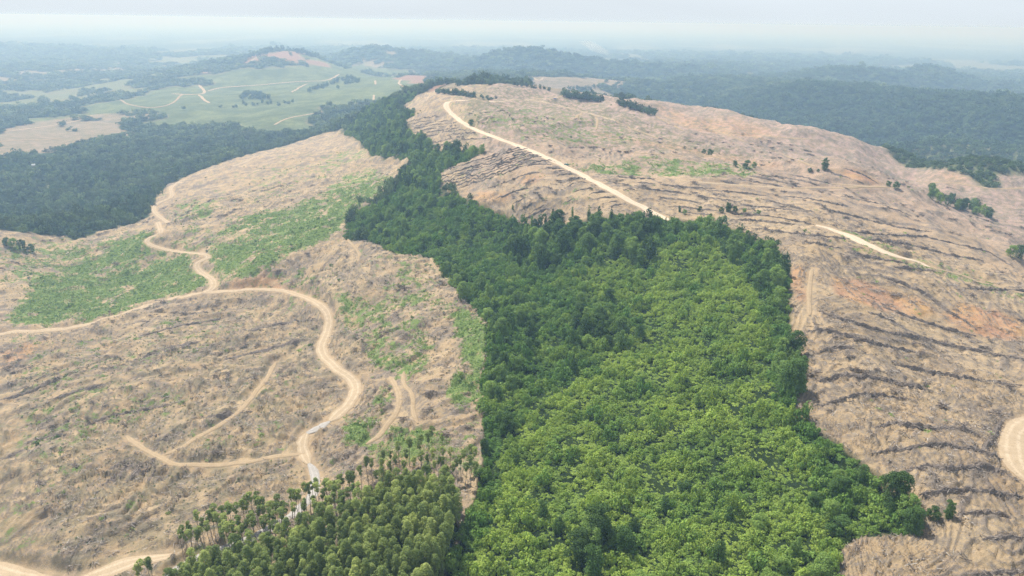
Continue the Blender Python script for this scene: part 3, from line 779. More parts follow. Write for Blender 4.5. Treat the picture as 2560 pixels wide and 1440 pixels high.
gfac = t.math('ADD', t.mr(gr, 0, 1, -0.62, 0.95), t.math('ADD', t.mr(n_m, 0.3, 0.7, -0.6, 0.6), t.math('ADD', t.math('MULTIPLY', st2, 0.3), t.mr(n_f, 0.3, 0.7, -0.35, 0.35))))
gcol = t.mix(t.mr(n_f, 0.3, 0.7), (0.13, 0.20, 0.06), (0.27, 0.34, 0.12))
soil = t.mix(t.math('MULTIPLY', t.mr(gfac, -0.1, 0.35, smooth=True), t.mr(gr, 0.02, 0.2)), soil, gcol)
soil = t.mix(t.math('MULTIPLY', t.attr('verge'), t.mr(n_f, 0.25, 0.6)), soil, (0.50, 0.37, 0.235))
# undergrowth below the thicket and the forests
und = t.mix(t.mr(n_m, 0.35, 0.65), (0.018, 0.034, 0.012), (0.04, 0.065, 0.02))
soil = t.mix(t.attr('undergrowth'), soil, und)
fn = t.noise(0.012, 5, pos, 0.6); fn2 = t.noise(0.06, 4, pos, 0.7)
fcol = t.mix(t.mr(fn, 0.35, 0.65), (0.020, 0.042, 0.018), (0.042, 0.072, 0.028))
fcol = t.mix(t.mr(fn2, 0.45, 0.7), fcol, (0.055, 0.085, 0.036))
soil = t.mix(t.attr('forest'), soil, fcol)
fn3 = t.noise(0.15, 3, pos, 0.7)
fg = t.mix(t.mr(fn, 0.38, 0.62), (0.060, 0.105, 0.040), (0.17, 0.22, 0.095))
fg = t.mix(t.math('MULTIPLY', t.mr(fn2, 0.45, 0.62), 0.7), fg, (0.055, 0.095, 0.036))
fg = t.mix(t.math('MULTIPLY', t.mr(fn3, 0.56, 0.7), 0.5), fg, (0.24, 0.22, 0.13))
soil = t.mix(t.attr('field_green'), soil, fg)
soil = t.mix(t.attr('field_pale'), soil, t.mix(t.mr(fn2, 0.35, 0.65), (0.34, 0.26, 0.19), (0.14, 0.145, 0.08)))
soil = t.mix(t.attr('field_red'), soil, t.mix(t.mr(fn2, 0.3, 0.7), (0.23, 0.12, 0.085), (0.33, 0.2, 0.15)))
soil = t.mix(t.attr('field_light'), soil, t.mix(t.mr(fn2, 0.3, 0.7), (0.09, 0.14, 0.05), (0.17, 0.2, 0.1)))
bmp = t.math('ADD', t.math('MULTIPLY', n_f, 0.6), t.math('MULTIPLY', n_x, 0.5))
m_earth = t.done(t.bsdf(soil, 0.95, 0.1, bump=bmp, bs=0.9, bd=1.1))

V = np.stack([XG, YG, H2], -1).reshape(-1, 3)
V = np.concatenate([V, [[0, 0, float(H2[:, 0].mean())]]])
ii, jj = np.meshgrid(np.arange(NA), np.arange(NR - 1), indexing='ij')
i2 = (ii + 1) % NA
q = np.stack([ii * NR + jj, ii * NR + jj + 1, i2 * NR + jj + 1, i2 * NR + jj], -1).reshape(-1, 4)
ia_ = np.arange(NA)
capf = np.stack([np.full(NA, NA * NR), ia_ * NR, ((ia_ + 1) % NA) * NR], -1)
me = mesh_np('ground', V, [q, capf], m_earth, smooth=True)
def ga_(name, G): fattr(me, name, np.append(G.ravel(), 0))
ga_('streak_fine', ST1 * clear); ga_('streak_mid', ST2 * clear); ga_('streak_wide', (ST3 * 0.8 + 1.6 * np.exp(-(ST4 / 0.22) ** 2) * (XG < -10) + (2.5 + 1.2 * (XG > 0)) * TER * offroad) * clear)
pxg, pyg = project(XG, YG, H2)
ga_('warm', blur((clear & (XG > -40) & (RG > 480)).astype(float) * sstep(480, 800, RG), 4))
dry = clear * (sstep(-60, -120, XG) * sstep(600, 350, RG) * 0.42 + sstep(600, 800, RG) * (XG > -60) * (0.45 + 0.55 * (in_poly(WX, WY, wpoly([(1120,258),(1250,215),(1400,240),(1560,280),(1700,340),(1900,400),(1880,438),(1700,445),(1540,440),(1420,405),(1280,352),(1170,310)])))) + 0.15)
ga_('dry', dry)
ga_('grass', np.maximum(green, 0.24 * (XG < 20) * sstep(0.0, 0.6, fbm(XG, YG, 38, 3, 44))) * clear); ga_('bare', bare * clear)
ga_('verge', clear * sstep(2.2, 0.0, ROADV) * 0.7)
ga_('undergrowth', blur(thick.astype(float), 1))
ga_('forest', blur(forest * (1 - 0.35 * plain), 1))
gr_p = blur(np.maximum(kind_of[0], 0), 1); ga_('field_green', gr_p * 0.92)
ga_('field_pale', blur(kind_of[1], 1) * 0.85); ga_('field_red', blur(kind_of[2], 1) * 0.85)
ga_('field_light', np.maximum(blur(kind_of[3], 1) * 0.85, 0.5 * plain))
g_ob = link('ground', me); tag(g_ob, kind='structure')
def hz(x, y): return gsample(H2, np.asarray(x, float), np.asarray(y, float))

# ------------------------------------------------------------------ road surfaces
def road_mat(name, c1, c2, c3):
    t = NT(name); pos = t.pos(); u = t.attr('across')
    n1 = t.noise(0.35, 4, pos); n2 = t.noise(2.0, 3, pos)
    c = t.mix(t.mr(n1, 0.3, 0.7), c1, c2)
    trk = t.math('ABSOLUTE', t.math('SUBTRACT', t.math('ABSOLUTE', u), 0.45))
    c = t.mix(t.math('MULTIPLY', t.mr(trk, 0.22, 0.05, smooth=True), t.mr(n1, 0.3, 0.6, 0.2, 0.75)), c, c3)
    c = t.mix(t.mr(n2, 0.5, 0.8), c, tuple(x * 0.72 for x in c1))
    return t.done(t.bsdf(c, 0.95, 0.1, bump=n2, bs=0.3, bd=0.2))
m_roads = [road_mat('pale_clay', (0.42, 0.325, 0.215), (0.50, 0.395, 0.27), (0.60, 0.49, 0.355)),
           road_mat('worn_clay', (0.36, 0.27, 0.17), (0.43, 0.33, 0.21), (0.48, 0.37, 0.245)),
           road_mat('grey_gravel', (0.37, 0.345, 0.315), (0.45, 0.425, 0.395), (0.50, 0.475, 0.445)),
           road_mat('dry_pale_clay', (0.60, 0.48, 0.35), (0.68, 0.55, 0.41), (0.76, 0.64, 0.49))]
def road(P, w, mat, lift, name='dirt_road'):
    d = np.gradient(P, axis=0); d /= np.hypot(d[:, 0], d[:, 1])[:, None] + 1e-9
    nx, ny = -d[:, 1], d[:, 0]
    M = 7; us = np.linspace(-1, 1, M)
    jit = 1 + 0.2 * pnoise(P[:, 0] / 9, P[:, 1] / 9, 90) + 0.12 * pnoise(P[:, 0] / 3, P[:, 1] / 3, 91)
    i_ = np.arange(len(P)); jit = jit * np.clip(0.35 + np.minimum(i_, i_[::-1]) / (2.0 if w < 7 else 9.0), 0, 1)
    X = P[:, 0, None] + nx[:, None] * us * (w / 2 * jit)[:, None]; Y = P[:, 1, None] + ny[:, None] * us * (w / 2 * jit)[:, None]
    Z = hz(X, Y) + lift * (1 - 0.75 * us ** 4)[None]
    n = len(P); Vv = np.stack([X, Y, Z], -1).reshape(-1, 3)
    a, b = np.meshgrid(np.arange(n - 1), np.arange(M - 1), indexing='ij')
    q = np.stack([a * M + b, (a + 1) * M + b, (a + 1) * M + b + 1, a * M + b + 1], -1).reshape(-1, 4)
    me = mesh_np(name, Vv, q, mat, True); fattr(me, 'across', np.tile(us, n))
    o = link(name, me); tag(o, kind='structure'); return o
for nm, rd in ROADS.items():
    P = rd['P']; dist = np.hypot(P[:, 0], P[:, 1]).mean()
    road(P, rd['w'], m_roads[rd['k']], 0.22 + dist * 0.00045, 'gravel_road' if rd['k'] == 2 else 'dirt_road')
# ------------------------------------------------------------------ plants: building blocks
def unit(v): return v / (np.linalg.norm(v, axis=-1, keepdims=True) + 1e-9)

def leaves(C, N, size, rng, aspect=0.6, fold=0.0):
    """one folded quad per leaf spray"""
    n = len(C); size = np.broadcast_to(size, n) * rng.uniform(0.7, 1.3, n)
    N = unit(N); r = unit(rng.normal(size=(n, 3)))
    u = unit(np.cross(N, r)); v = np.cross(N, u)
    su = (size / 2)[:, None]; sv = su * aspect
    q = np.stack([C - u * su, C + v * sv * 1.0 - u * su * 0.1, C + u * su, C - v * sv + u * su * 0.1], 1)
    q[:, 1] += N * su * 0.25; q[:, 3] += N * su * 0.25
    return q.reshape(-1, 3), np.arange(n * 4).reshape(n, 4)

def shell(center, rad, n, rng, squash=1.0, low=-0.35, thick=0.3):
    """points and outward normals on the upper part of a lumpy ball"""
    d = unit(rng.normal(size=(n * 2, 3))); d = d[d[:, 2] > low][:n]
    r = rad * (1 - thick * rng.random(len(d)) ** 2)
    p = d * r[:, None]; p[:, 2] *= squash
    return p + center, d

class Mesher:
    def __init__(self): self.V, self.F, self.n = [], [], 0
    def add(self, V, F):
        self.V.append(np.asarray(V, float)); self.F.append(np.asarray(F) + self.n); self.n += len(V); return self
    def tube(self, pts, radii, k=5):
        pts = np.asarray(pts, float); radii = np.asarray(radii, float); n = len(pts)
        d = unit(np.gradient(pts, axis=0)); a = unit(np.cross(d, np.array([0.3, 0.9, 0.1]))); b = np.cross(d, a)
        th = np.arange(k) * 2 * math.pi / k
        V = pts[:, None] + radii[:, None, None] * (np.cos(th)[None, :, None] * a[:, None] + np.sin(th)[None, :, None] * b[:, None])
        F = [(i * k + j, i * k + (j + 1) % k, (i + 1) * k + (j + 1) % k, (i + 1) * k + j) for i in range(n - 1) for j in range(k)]
        return self.add(V.reshape(-1, 3), np.array(F))
    def box(self, lo, hi, taper=(1, 1), shift=(0, 0)):
        (x0, y0, z0), (x1, y1, z1) = lo, hi
        cx, cy = (x0 + x1) / 2, (y0 + y1) / 2
        tp = lambda x, y: (cx + (x - cx) * taper[0] + shift[0], cy + (y - cy) * taper[1] + shift[1], z1)
        V = [(x0, y0, z0), (x1, y0, z0), (x1, y1, z0), (x0, y1, z0), tp(x0, y0), tp(x1, y0), tp(x1, y1), tp(x0, y1)]
        return self.add(V, np.array([(0,3,2,1),(4,5,6,7),(0,1,5,4),(1,2,6,5),(2,3,7,6),(3,0,4,7)]))
    def mesh(self, name, mat, smooth=False):
        return mesh_np(name, np.concatenate(self.V), np.concatenate(self.F), mat, smooth)

bark_pale = flat_mat('pale_bark', (0.30, 0.26, 0.21), 0.9, 0.1, 3.0)
bark_dark = flat_mat('dark_bark', (0.10, 0.08, 0.06), 0.9, 0.1, 3.0)
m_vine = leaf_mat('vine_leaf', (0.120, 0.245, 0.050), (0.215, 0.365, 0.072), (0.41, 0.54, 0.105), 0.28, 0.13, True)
m_jungle = leaf_mat('jungle_leaf', (0.085, 0.175, 0.042), (0.160, 0.270, 0.062), (0.26, 0.37, 0.085), 0.25, 0.34)
m_euca = leaf_mat('eucalyptus_leaf', (0.23, 0.32, 0.09), (0.36, 0.44, 0.13), (0.44, 0.50, 0.16), 0.35, 0.25)
m_forest = leaf_mat('forest_leaf', (0.052, 0.105, 0.036), (0.098, 0.160, 0.054), (0.18, 0.245, 0.09), 0.15, 0.42, True)
m_fpale = leaf_mat('grove_leaf', (0.060, 0.115, 0.030), (0.090, 0.155, 0.042), (0.11, 0.17, 0.05), 0.15, 0.25)
m_sap = leaf_mat('sapling_leaf', (0.07, 0.13, 0.045), (0.12, 0.19, 0.065), (0.16, 0.21, 0.08), 0.2, 0.3)
m_grass = leaf_mat('grass_blade', (0.26, 0.42, 0.11), (0.38, 0.52, 0.17), (0.42, 0.50, 0.21), 0.25, 0.25)
m_grey = leaf_mat('thin_grey_leaf', (0.10, 0.125, 0.07), (0.15, 0.17, 0.10), None, 0.2, 0.15)

def crown_jungle(seed, H, R, lobes, drape=0.6, leaf=0.55, base=0.35):
    rng = np.random.default_rng(seed); M = Mesher()
    for i in range(lobes):
        h = base + (1.05 - base) * rng.random() ** 0.9
        rr = R * math.sqrt(max(0.05, 1 - ((h - 0.62) / 0.48) ** 2)) * rng.random() ** 0.5 * 0.8
        a = rng.random() * 6.283
        c = np.array([rr * math.cos(a), rr * math.sin(a), H * h - 0.12 * H])
        lr = R * rng.uniform(0.16, 0.46)
        if rng.random() < 0.25: c[:2] *= 1.35
        p, d = shell(c, lr, int(150 * (lr / 1.5) ** 1.3) + 50, rng, rng.uniform(0.7, 1.0))
        M.add(*leaves(p + rng.normal(0, 0.16, p.shape), d + 0.45 * rng.normal(size=d.shape) + [0, 0, 0.2], leaf, rng, 0.6))
    nd = int(26 * drape)
    for i in range(nd):                                  # creepers hanging to the ground
        a = rng.random() * 6.283; rr = R * rng.uniform(0.45, 0.95)
        z1 = H * rng.uniform(0.45, 0.8); m = int(z1 * 5)
        z = np.linspace(0.1, z1, m)
        p = np.stack([rr * math.cos(a) * (0.75 + 0.25 * z / z1) + rng.normal(0, 0.35, m), rr * math.sin(a) * (0.75 + 0.25 * z / z1) + rng.normal(0, 0.35, m), z], -1)
        d = np.stack([np.full(m, math.cos(a)), np.full(m, math.sin(a)), np.full(m, 0.35)], -1)
        M.add(*leaves(p, d + 0.5 * rng.normal(size=d.shape), leaf, rng))
    return M
def trunk_mesh(seed, H, r, mat, name='trunk', limbs=4, spread=2.0, bend=0.4):
    rng = np.random.default_rng(seed); M = Mesher()
    z = np.linspace(-0.6, H, 7); b = rng.normal(0, bend, 2)
    pts = np.stack([b[0] * (z / H) ** 2 + 0.12 * np.sin(z * 0.7), b[1] * (z / H) ** 2 + 0.1 * np.cos(z * 0.9), z], -1)
    M.tube(pts, r * np.linspace(1.15, 0.35, 7), 6)
    for i in range(limbs):
        k = rng.integers(3, 6); a = rng.random() * 6.283; L = spread * rng.uniform(0.6, 1.1)
        s = pts[k]; e_ = s + [L * math.cos(a), L * math.sin(a), L * rng.uniform(0.5, 1.1)]
        M.tube([s, (s + e_) / 2 + [0, 0, 0.15], e_], [r * 0.5, r * 0.35, r * 0.15], 4)
    return M.mesh(name, mat, True)
def crown_euca(seed, H, R, top, n=26, leaf=0.36):
    """rounded head of many small tufts, thinner towards its lower end"""
    rng = np.random.default_rng(seed); M = Mesher()
    for i in range(n):
        f = rng.random() ** 1.25
        h = H - top * f
        env = R * math.sqrt(max(0.02, 1 - (1 - min(f / 0.42, 1)) ** 2)) if f < 0.42 else R * (1 - 0.75 * (f - 0.42) / 0.58)
        a = rng.random() * 6.283; rr = env * (0.35 + 0.65 * rng.random() ** 0.5)
        lr = R * rng.uniform(0.26, 0.42)
        p, d = shell(np.array([rr * math.cos(a) * 0.78, rr * math.sin(a) * 0.78, h - lr]), lr, 52, rng, 0.9, -0.45, 0.25)
        M.add(*leaves(p, d + 0.32 * rng.normal(size=d.shape) + [0, 0, 0.25], leaf, rng, 0.6))
    return M
def mound(seed, R, h, n, leaf, lobes=10):
    rng = np.random.default_rng(seed); M = Mesher()
    for i in range(lobes):
        a = rng.random() * 6.283; rr = R * rng.random() ** 0.5 * 0.85
        lr = R * rng.uniform(0.2, 0.46)
        p, d = shell(np.array([rr * math.cos(a), rr * math.sin(a), h * rng.uniform(0.2, 0.8) * (1 - 0.5 * rr / R)]), lr, n // lobes, rng, rng.uniform(0.7, 1.05), -0.5, 0.2)
        M.add(*leaves(p, d + 0.36 * rng.normal(size=d.shape) + [0, 0, 0.2], leaf, rng, 0.7))
    return M
def far_crown(seed, n, leaf):
    rng = np.random.default_rng(seed); M = Mesher()
    for i in range(6):
        a = rng.random() * 6.283; rr = 0.55 * rng.random() ** 0.5; lr = rng.uniform(0.38, 0.6)
        p, d = shell(np.array([rr * math.cos(a), rr * math.sin(a), rng.uniform(0.35, 1.25)]), lr, n // 6, rng, 0.9, -0.5, 0.2)
        M.add(*leaves(p, d + 0.35 * rng.normal(size=d.shape) + [0, 0, 0.2], leaf, rng, 0.8))
    return M
def tuft(seed, n, R, h, leaf):
    rng = np.random.default_rng(seed)
    a = rng.random(n) * 6.283; rr = R * rng.random(n) ** 0.6
    p = np.stack([rr * np.cos(a), rr * np.sin(a), h * rng.random(n) * (1 - 0.6 * rr / R)], -1)
    d = np.stack([np.cos(a), np.sin(a), np.full(n, 0.9)], -1)
    return Mesher().add(*leaves(p, d + 0.6 * rng.normal(size=(n, 3)), leaf, rng, 0.55))
def sticks(M, C, L, rad, rng, along=None, spread=0.6, tilt=0.25):
    n = len(C); th = rng.random(n) * math.pi if along is None else along + rng.normal(0, spread, n)
    tl = rng.normal(0, tilt, n)
    d = np.stack([np.cos(th) * np.cos(tl), np.sin(th) * np.cos(tl), np.sin(tl)], -1)
    u = unit(np.cross(d, [0.1, 0.2, 1.0])); v = np.cross(d, u)
    V = []
    for s in (-1, 1):
        for k in range(3):
            an = 2.0944 * k; V.append(C + d * (L / 2 * s)[:, None] + (u * math.cos(an) + v * math.sin(an)) * (rad * (1.0 if s < 0 else 0.6))[:, None])
    V = np.stack(V, 1)
    f = np.array([(0, 1, 4, 3), (1, 2, 5, 4), (2, 0, 3, 5)])
    F = (np.arange(n) * 6)[:, None, None] + f[None]
    return M.add(V.reshape(-1, 3), F.reshape(-1, 4))

# ------------------------------------------------------------------ scattering uncountable ground cover
def scatter(polys, step, jit=0.9):
    lo = np.min([p.min(0) for p in polys], 0); hi = np.max([p.max(0) for p in polys], 0)
    x, y = np.meshgrid(np.arange(lo[0], hi[0], step), np.arange(lo[1], hi[1], step))
    x = (x + (RNG.random(x.shape) - 0.5) * step * jit).ravel(); y = (y + (RNG.random(y.shape) - 0.5) * step * jit).ravel()
    m = np.zeros(len(x), bool)
    for p in polys: m |= in_poly(x, y, p)
    return np.stack([x[m], y[m]], -1)
def in_view(P, margin=0.05):
    return np.abs(np.arctan2(P[:, 0], P[:, 1])) < 0.64 + margin
def gn_stuff(name, P, scl, protos, tint=None, sink=0.0, tilt=0.12, yaw=None):
    """one object: a cloud of points that carries plants (geometry nodes)"""
    n = len(P)
    if n == 0: return None
    z = hz(P[:, 0], P[:, 1]) - sink
    me = bpy.data.meshes.new(name); me.vertices.add(n)
    me.vertices.foreach_set('co', np.stack([P[:, 0], P[:, 1], z], -1).astype(np.float32).ravel())
    rot = np.stack([RNG.normal(0, tilt, n), RNG.normal(0, tilt, n), RNG.random(n) * 6.283 if yaw is None else yaw + RNG.normal(0, 0.3, n)], -1)
    a = me.attributes.new('rot', 'FLOAT_VECTOR', 'POINT'); a.data.foreach_set('vector', rot.astype(np.float32).ravel())
    sc = np.asarray(scl, float); sc = np.repeat(sc[:, None], 3, 1) if sc.ndim == 1 else sc
    a = me.attributes.new('scl', 'FLOAT_VECTOR', 'POINT'); a.data.foreach_set('vector', sc.astype(np.float32).ravel())
    a = me.attributes.new('pick', 'INT', 'POINT'); a.data.foreach_set('value', RNG.integers(0, len(protos), n).astype(np.int32))
    fattr(me, 'tint', np.zeros(n) if tint is None else tint)
    col = bpy.data.collections.new(name + '_kinds')
    for i, m in enumerate(protos):
        o = bpy.data.objects.new(f'{name}_kind_{i:02d}', m); col.objects.link(o)
    ng = bpy.data.node_groups.new(name, 'GeometryNodeTree')
    ng.interface.new_socket('Geometry', in_out='INPUT', socket_type='NodeSocketGeometry')
    ng.interface.new_socket('Geometry', in_out='OUTPUT', socket_type='NodeSocketGeometry')
    N, L = ng.nodes, ng.links
    gi, go = N.new('NodeGroupInput'), N.new('NodeGroupOutput')
    ci = N.new('GeometryNodeCollectionInfo'); ci.inputs['Collection'].default_value = col
    ci.inputs['Separate Children'].default_value = True; ci.inputs['Reset Children'].default_value = True
    ip = N.new('GeometryNodeInstanceOnPoints'); ip.inputs['Pick Instance'].default_value = True
    def na(nm, ty):
        q = N.new('GeometryNodeInputNamedAttribute'); q.data_type = ty; q.inputs['Name'].default_value = nm; return q.outputs['Attribute']
    er = N.new('FunctionNodeEulerToRotation')
    L.new(gi.outputs[0], ip.inputs['Points']); L.new(ci.outputs[0], ip.inputs['Instance'])
    L.new(na('pick', 'INT'), ip.inputs['Instance Index'])
    L.new(na('rot', 'FLOAT_VECTOR'), er.inputs[0]); L.new(er.outputs[0], ip.inputs['Rotation'])
    L.new(na('scl', 'FLOAT_VECTOR'), ip.inputs['Scale']); L.new(ip.outputs[0], go.inputs[0])
    o = link(name, me); o.modifiers.new('plants', 'NODES').node_group = ng
    tag(o, kind='stuff'); return o

# thicket of creepers
vines = [mound(100 + i, 1.6, RNG.uniform(1.5, 2.3), 400, 0.36).mesh('vine_mound', m_vine) for i in range(6)]
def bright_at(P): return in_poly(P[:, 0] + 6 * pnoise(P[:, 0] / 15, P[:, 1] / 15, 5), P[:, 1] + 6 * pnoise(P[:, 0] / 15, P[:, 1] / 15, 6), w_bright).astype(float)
P = scatter([w_thick, w_strip], 1.55, 1.3); P = P[in_view(P)]
hn = fbm(P[:, 0], P[:, 1], 10, 3, 7)
sz = np.clip((0.82 + 0.45 * hn) * np.exp(RNG.normal(0, 0.28, len(P))), 0.35, 2.1)
zs = sz * np.clip(0.95 + 1.3 * hn + RNG.normal(0, 0.25, len(P)), 0.35, 2.8)
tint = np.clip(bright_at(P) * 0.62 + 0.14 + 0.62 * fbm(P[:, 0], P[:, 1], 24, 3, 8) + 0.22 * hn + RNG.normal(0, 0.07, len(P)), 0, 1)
B = scatter([w_thick, w_strip], 4.2); B = B[in_view(B)]; bb = bright_at(B)
B = B[RNG.random(len(B)) < np.where(bb > 0.5, 0.22, 0.62) + 0.3 * fbm(B[:, 0], B[:, 1], 30, 2, 18)]
bs = 0.9 + 1.6 * RNG.random(len(B)) ** 1.6; bz_ = bs * RNG.uniform(0.8, 2.0, len(B))
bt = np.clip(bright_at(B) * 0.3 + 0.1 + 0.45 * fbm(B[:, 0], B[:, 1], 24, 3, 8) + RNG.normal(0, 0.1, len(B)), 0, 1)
kp = fbm(P[:, 0], P[:, 1], 6, 2, 73) + RNG.normal(0, 0.25, len(P)) > -0.62
P, sz, zs, tint = P[kp], sz[kp], zs[kp], tint[kp]
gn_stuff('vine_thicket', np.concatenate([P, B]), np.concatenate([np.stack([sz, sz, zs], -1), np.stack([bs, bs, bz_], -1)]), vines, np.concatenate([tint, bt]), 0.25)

# ------------------------------------------------------------------ far woods, groves and ground cover that nobody could count
far_p = [far_crown(200 + i, 150, 0.30).mesh('wood_crown', m_forest) for i in range(6)]
grove_p = [far_crown(220 + i, 150, 0.30).mesh('grove_crown', m_fpale) for i in range(4)]
def lp_scatter(r0, r1, f, smin):
    """evenly jittered points over the view, spacing growing with distance"""
    out = []
    l = math.log(r0)
    while l < math.log(r1):
        r = math.exp(l); s = max(smin, r * f); da = s / r
        a = np.arange(-0.74, 0.74, da); a = a + (RNG.random(len(a)) - 0.5) * da * 0.95
        ll = l + (RNG.random(len(a)) - 0.5) * s / r * 0.95
        out.append(np.stack([np.exp(ll) * np.sin(a), np.exp(ll) * np.cos(a), np.full(len(a), s)], -1))
        l += s / r
    return np.concatenate(out)
Q = lp_scatter(380, 7000, 0.0072, 5.2)
fm = gsample(blur(forest, 1), Q[:, 0], Q[:, 1])
wn_ = fbm(Q[:, 0], Q[:, 1], 130, 3, 11)
rr = np.hypot(Q[:, 0], Q[:, 1])
road_ok = gsample(np.minimum(ROADD, 50), Q[:, 0], Q[:, 1]) > 2.5
keep = (fm > 0.5) & road_ok & (wn_ + RNG.normal(0, 0.3, len(Q)) > -0.75) & (gsample(plain, Q[:, 0], Q[:, 1]) < 0.5)
Qf = Q[keep]; s_ = Qf[:, 2]; rq = rr[keep]
h_ = np.clip(1.0 + 0.6 * fbm(Qf[:, 0], Qf[:, 1], 45, 2, 12) + RNG.normal(0, 0.2, len(Qf)), 0.45, 1.9)
big = RNG.random(len(Qf)) < 0.06
h_ = np.where(big, h_ * 1.35, h_)
gn_stuff('forest', Qf[:, :2], np.stack([s_ * 0.66 * h_ ** 0.5, s_ * 0.66 * h_ ** 0.5, s_ * np.clip(9.0 / np.maximum(s_, 5.2), 0.45, 1.25) * 0.72 * h_], -1), far_p, np.clip(0.3 + 0.15 * (Qf[:, 0] < 0) - 0.45 * (Qf[:, 0] > 300) * (rq < 2300) + 0.75 * fbm(Qf[:, 0], Qf[:, 1], 110, 3, 19) + RNG.normal(0, 0.2, len(Qf)), 0, 1), sink=0.5)
lt = gsample(kind_of[3], Q[:, 0], Q[:, 1])
Ql = Q[(lt > 0.5) & (rr > 900) & (rr < 2600)]
gn_stuff('young_grove', Ql[:, :2], np.stack([Ql[:, 2] * 0.62, Ql[:, 2] * 0.62, Ql[:, 2] * 0.5 * RNG.uniform(0.8, 1.2, len(Ql))], -1), grove_p, sink=0.5)
# sparse trees and hedges over the green plantation slopes
sp = gsample(kind_of[0] + kind_of[1] + kind_of[2], Q[:, 0], Q[:, 1])
bn = fbm(Q[:, 0], Q[:, 1] * 2.2, 160, 3, 14)
Qs = Q[(sp > 0.5) & (bn > 0.80 + 0.25 * RNG.random(len(Q)))]
gn_stuff('field_bushes', Qs[:, :2], Qs[:, 2] * 0.5, far_p, sink=0.3)

# saplings, shrubs and weeds on the cleared land
w_left, w_right = wpoly(POLY['left']), wpoly(POLY['right'])
sap_p = [tuft(300 + i, 22, 0.55, 1.0, 0.42).mesh('sapling', m_sap) for i in range(4)]
grs_p = [tuft(310 + i, 30, 0.9, 0.55, 0.48).mesh('grass_tuft', m_grass) for i in range(4)]
shr_p = [mound(320 + i, 1.3, 1.7, 130, 0.42).mesh('shrub', m_jungle) for i in range(4)]
C1 = scatter([w_left], 2.3, 0.5); C1 = C1[in_view(C1) & (np.hypot(C1[:, 0], C1[:, 1]) < 900)]
gs = gsample(green, C1[:, 0], C1[:, 1]); ok = (gsample(ROADD, C1[:, 0], C1[:, 1]) > 1.0) & (gsample(clear.astype(float), C1[:, 0], C1[:, 1]) > 0.5)
n1 = fbm(C1[:, 0], C1[:, 1], 30, 3, 15)
k = ok & (RNG.random(len(C1)) < np.clip(0.26 + 0.05 * gs + 0.3 * n1, 0.04, 0.8))
gn_stuff('saplings', C1[k], RNG.uniform(0.55, 1.25, k.sum()) * (0.8 + 0.5 * gs[k]), sap_p)
C2 = scatter([w_left, w_right], 1.5); C2 = C2[in_view(C2) & (np.hypot(C2[:, 0], C2[:, 1]) < 800)]
gs = gsample(green, C2[:, 0], C2[:, 1]); ok = (gsample(ROADD, C2[:, 0], C2[:, 1]) > 0.8) & (gsample(clear.astype(float), C2[:, 0], C2[:, 1]) > 0.5)
n1 = fbm(C2[:, 0], C2[:, 1], 9, 3, 16); s2 = gsample(ST2, C2[:, 0], C2[:, 1])
k = ok & (gs * 1.15 + 0.45 * n1 + 0.2 * s2 + RNG.normal(0, 0.14, len(C2)) > 0.58)
gn_stuff('grass', C2[k], RNG.uniform(0.7, 1.4, k.sum()), grs_p)
C3 = scatter([w_left, w_right], 5.0); C3 = C3[in_view(C3) & (np.hypot(C3[:, 0], C3[:, 1]) < 1100)]
gs = gsample(green, C3[:, 0], C3[:, 1]); n1 = fbm(C3[:, 0], C3[:, 1], 26, 3, 17)
ok = (gsample(ROADD, C3[:, 0], C3[:, 1]) > 1.5) & (gsample(clear.astype(float), C3[:, 0], C3[:, 1]) > 0.5)
k = ok & (gs * 0.45 + 0.5 * n1 + (C3[:, 0] < 0) * 0.05 + RNG.normal(0, 0.14, len(C3)) > 0.62)
gn_stuff('low_shrubs', C3[k], RNG.uniform(0.5, 1.3, k.sum()), shr_p)

# ------------------------------------------------------------------ felled wood: litter and slash rows
def wood_mat(name, a, b, c):
    t = NT(name); g = t.new('ShaderNodeNewGeometry'); pos = t.pos()
    r = g.outputs['Random Per Island']; n = t.noise(1.2, 4, pos, 0.7)
    col = t.mix(t.mr(r, 0.55, 1.0), t.mix(t.mr(n, 0.3, 0.7), a, b), c)
    return t.done(t.bsdf(col, 0.95, 0.1, bump=n, bs=0.8, bd=0.5))
m_slash = wood_mat('slash_wood', (0.14, 0.115, 0.10), (0.25, 0.21, 0.18), (0.48, 0.42, 0.36))
m_stick = wood_mat('dead_branch', (0.17, 0.14, 0.12), (0.28, 0.24, 0.205), (0.58, 0.53, 0.47))
lit_p = []
for i in range(5):
    r_ = np.random.default_rng(400 + i); M = Mesher(); n = 10
    C = np.stack([r_.normal(0, 0.9, n), r_.normal(0, 0.5, n), r_.uniform(0.03, 0.3, n)], -1)
    sticks(M, C, r_.uniform(0.7, 2.8, n), r_.uniform(0.04, 0.12, n), r_, np.zeros(n), 0.7, 0.2)
    lit_p.append(M.mesh('branch_litter', m_stick))
C4 = scatter([w_left, w_right], 2.6); r4 = np.hypot(C4[:, 0], C4[:, 1]); C4 = C4[in_view(C4) & (r4 < 560) & (RNG.random(len(C4)) < np.clip(1.15 - r4 / 700, 0.2, 1))]
st = gsample(ST2 + 0.6 * ST3, C4[:, 0], C4[:, 1])
k = (gsample(ROADD, C4[:, 0], C4[:, 1]) > 1.5) & (gsample(clear.astype(float), C4[:, 0], C4[:, 1]) > 0.5) & (st + RNG.normal(0, 0.5, len(C4)) > -0.05) & (gsample(green, C4[:, 0], C4[:, 1]) < 0.5)
gn_stuff('branch_litter', C4[k], RNG.uniform(0.6, 1.35, k.sum()), lit_p, tilt=0.08)

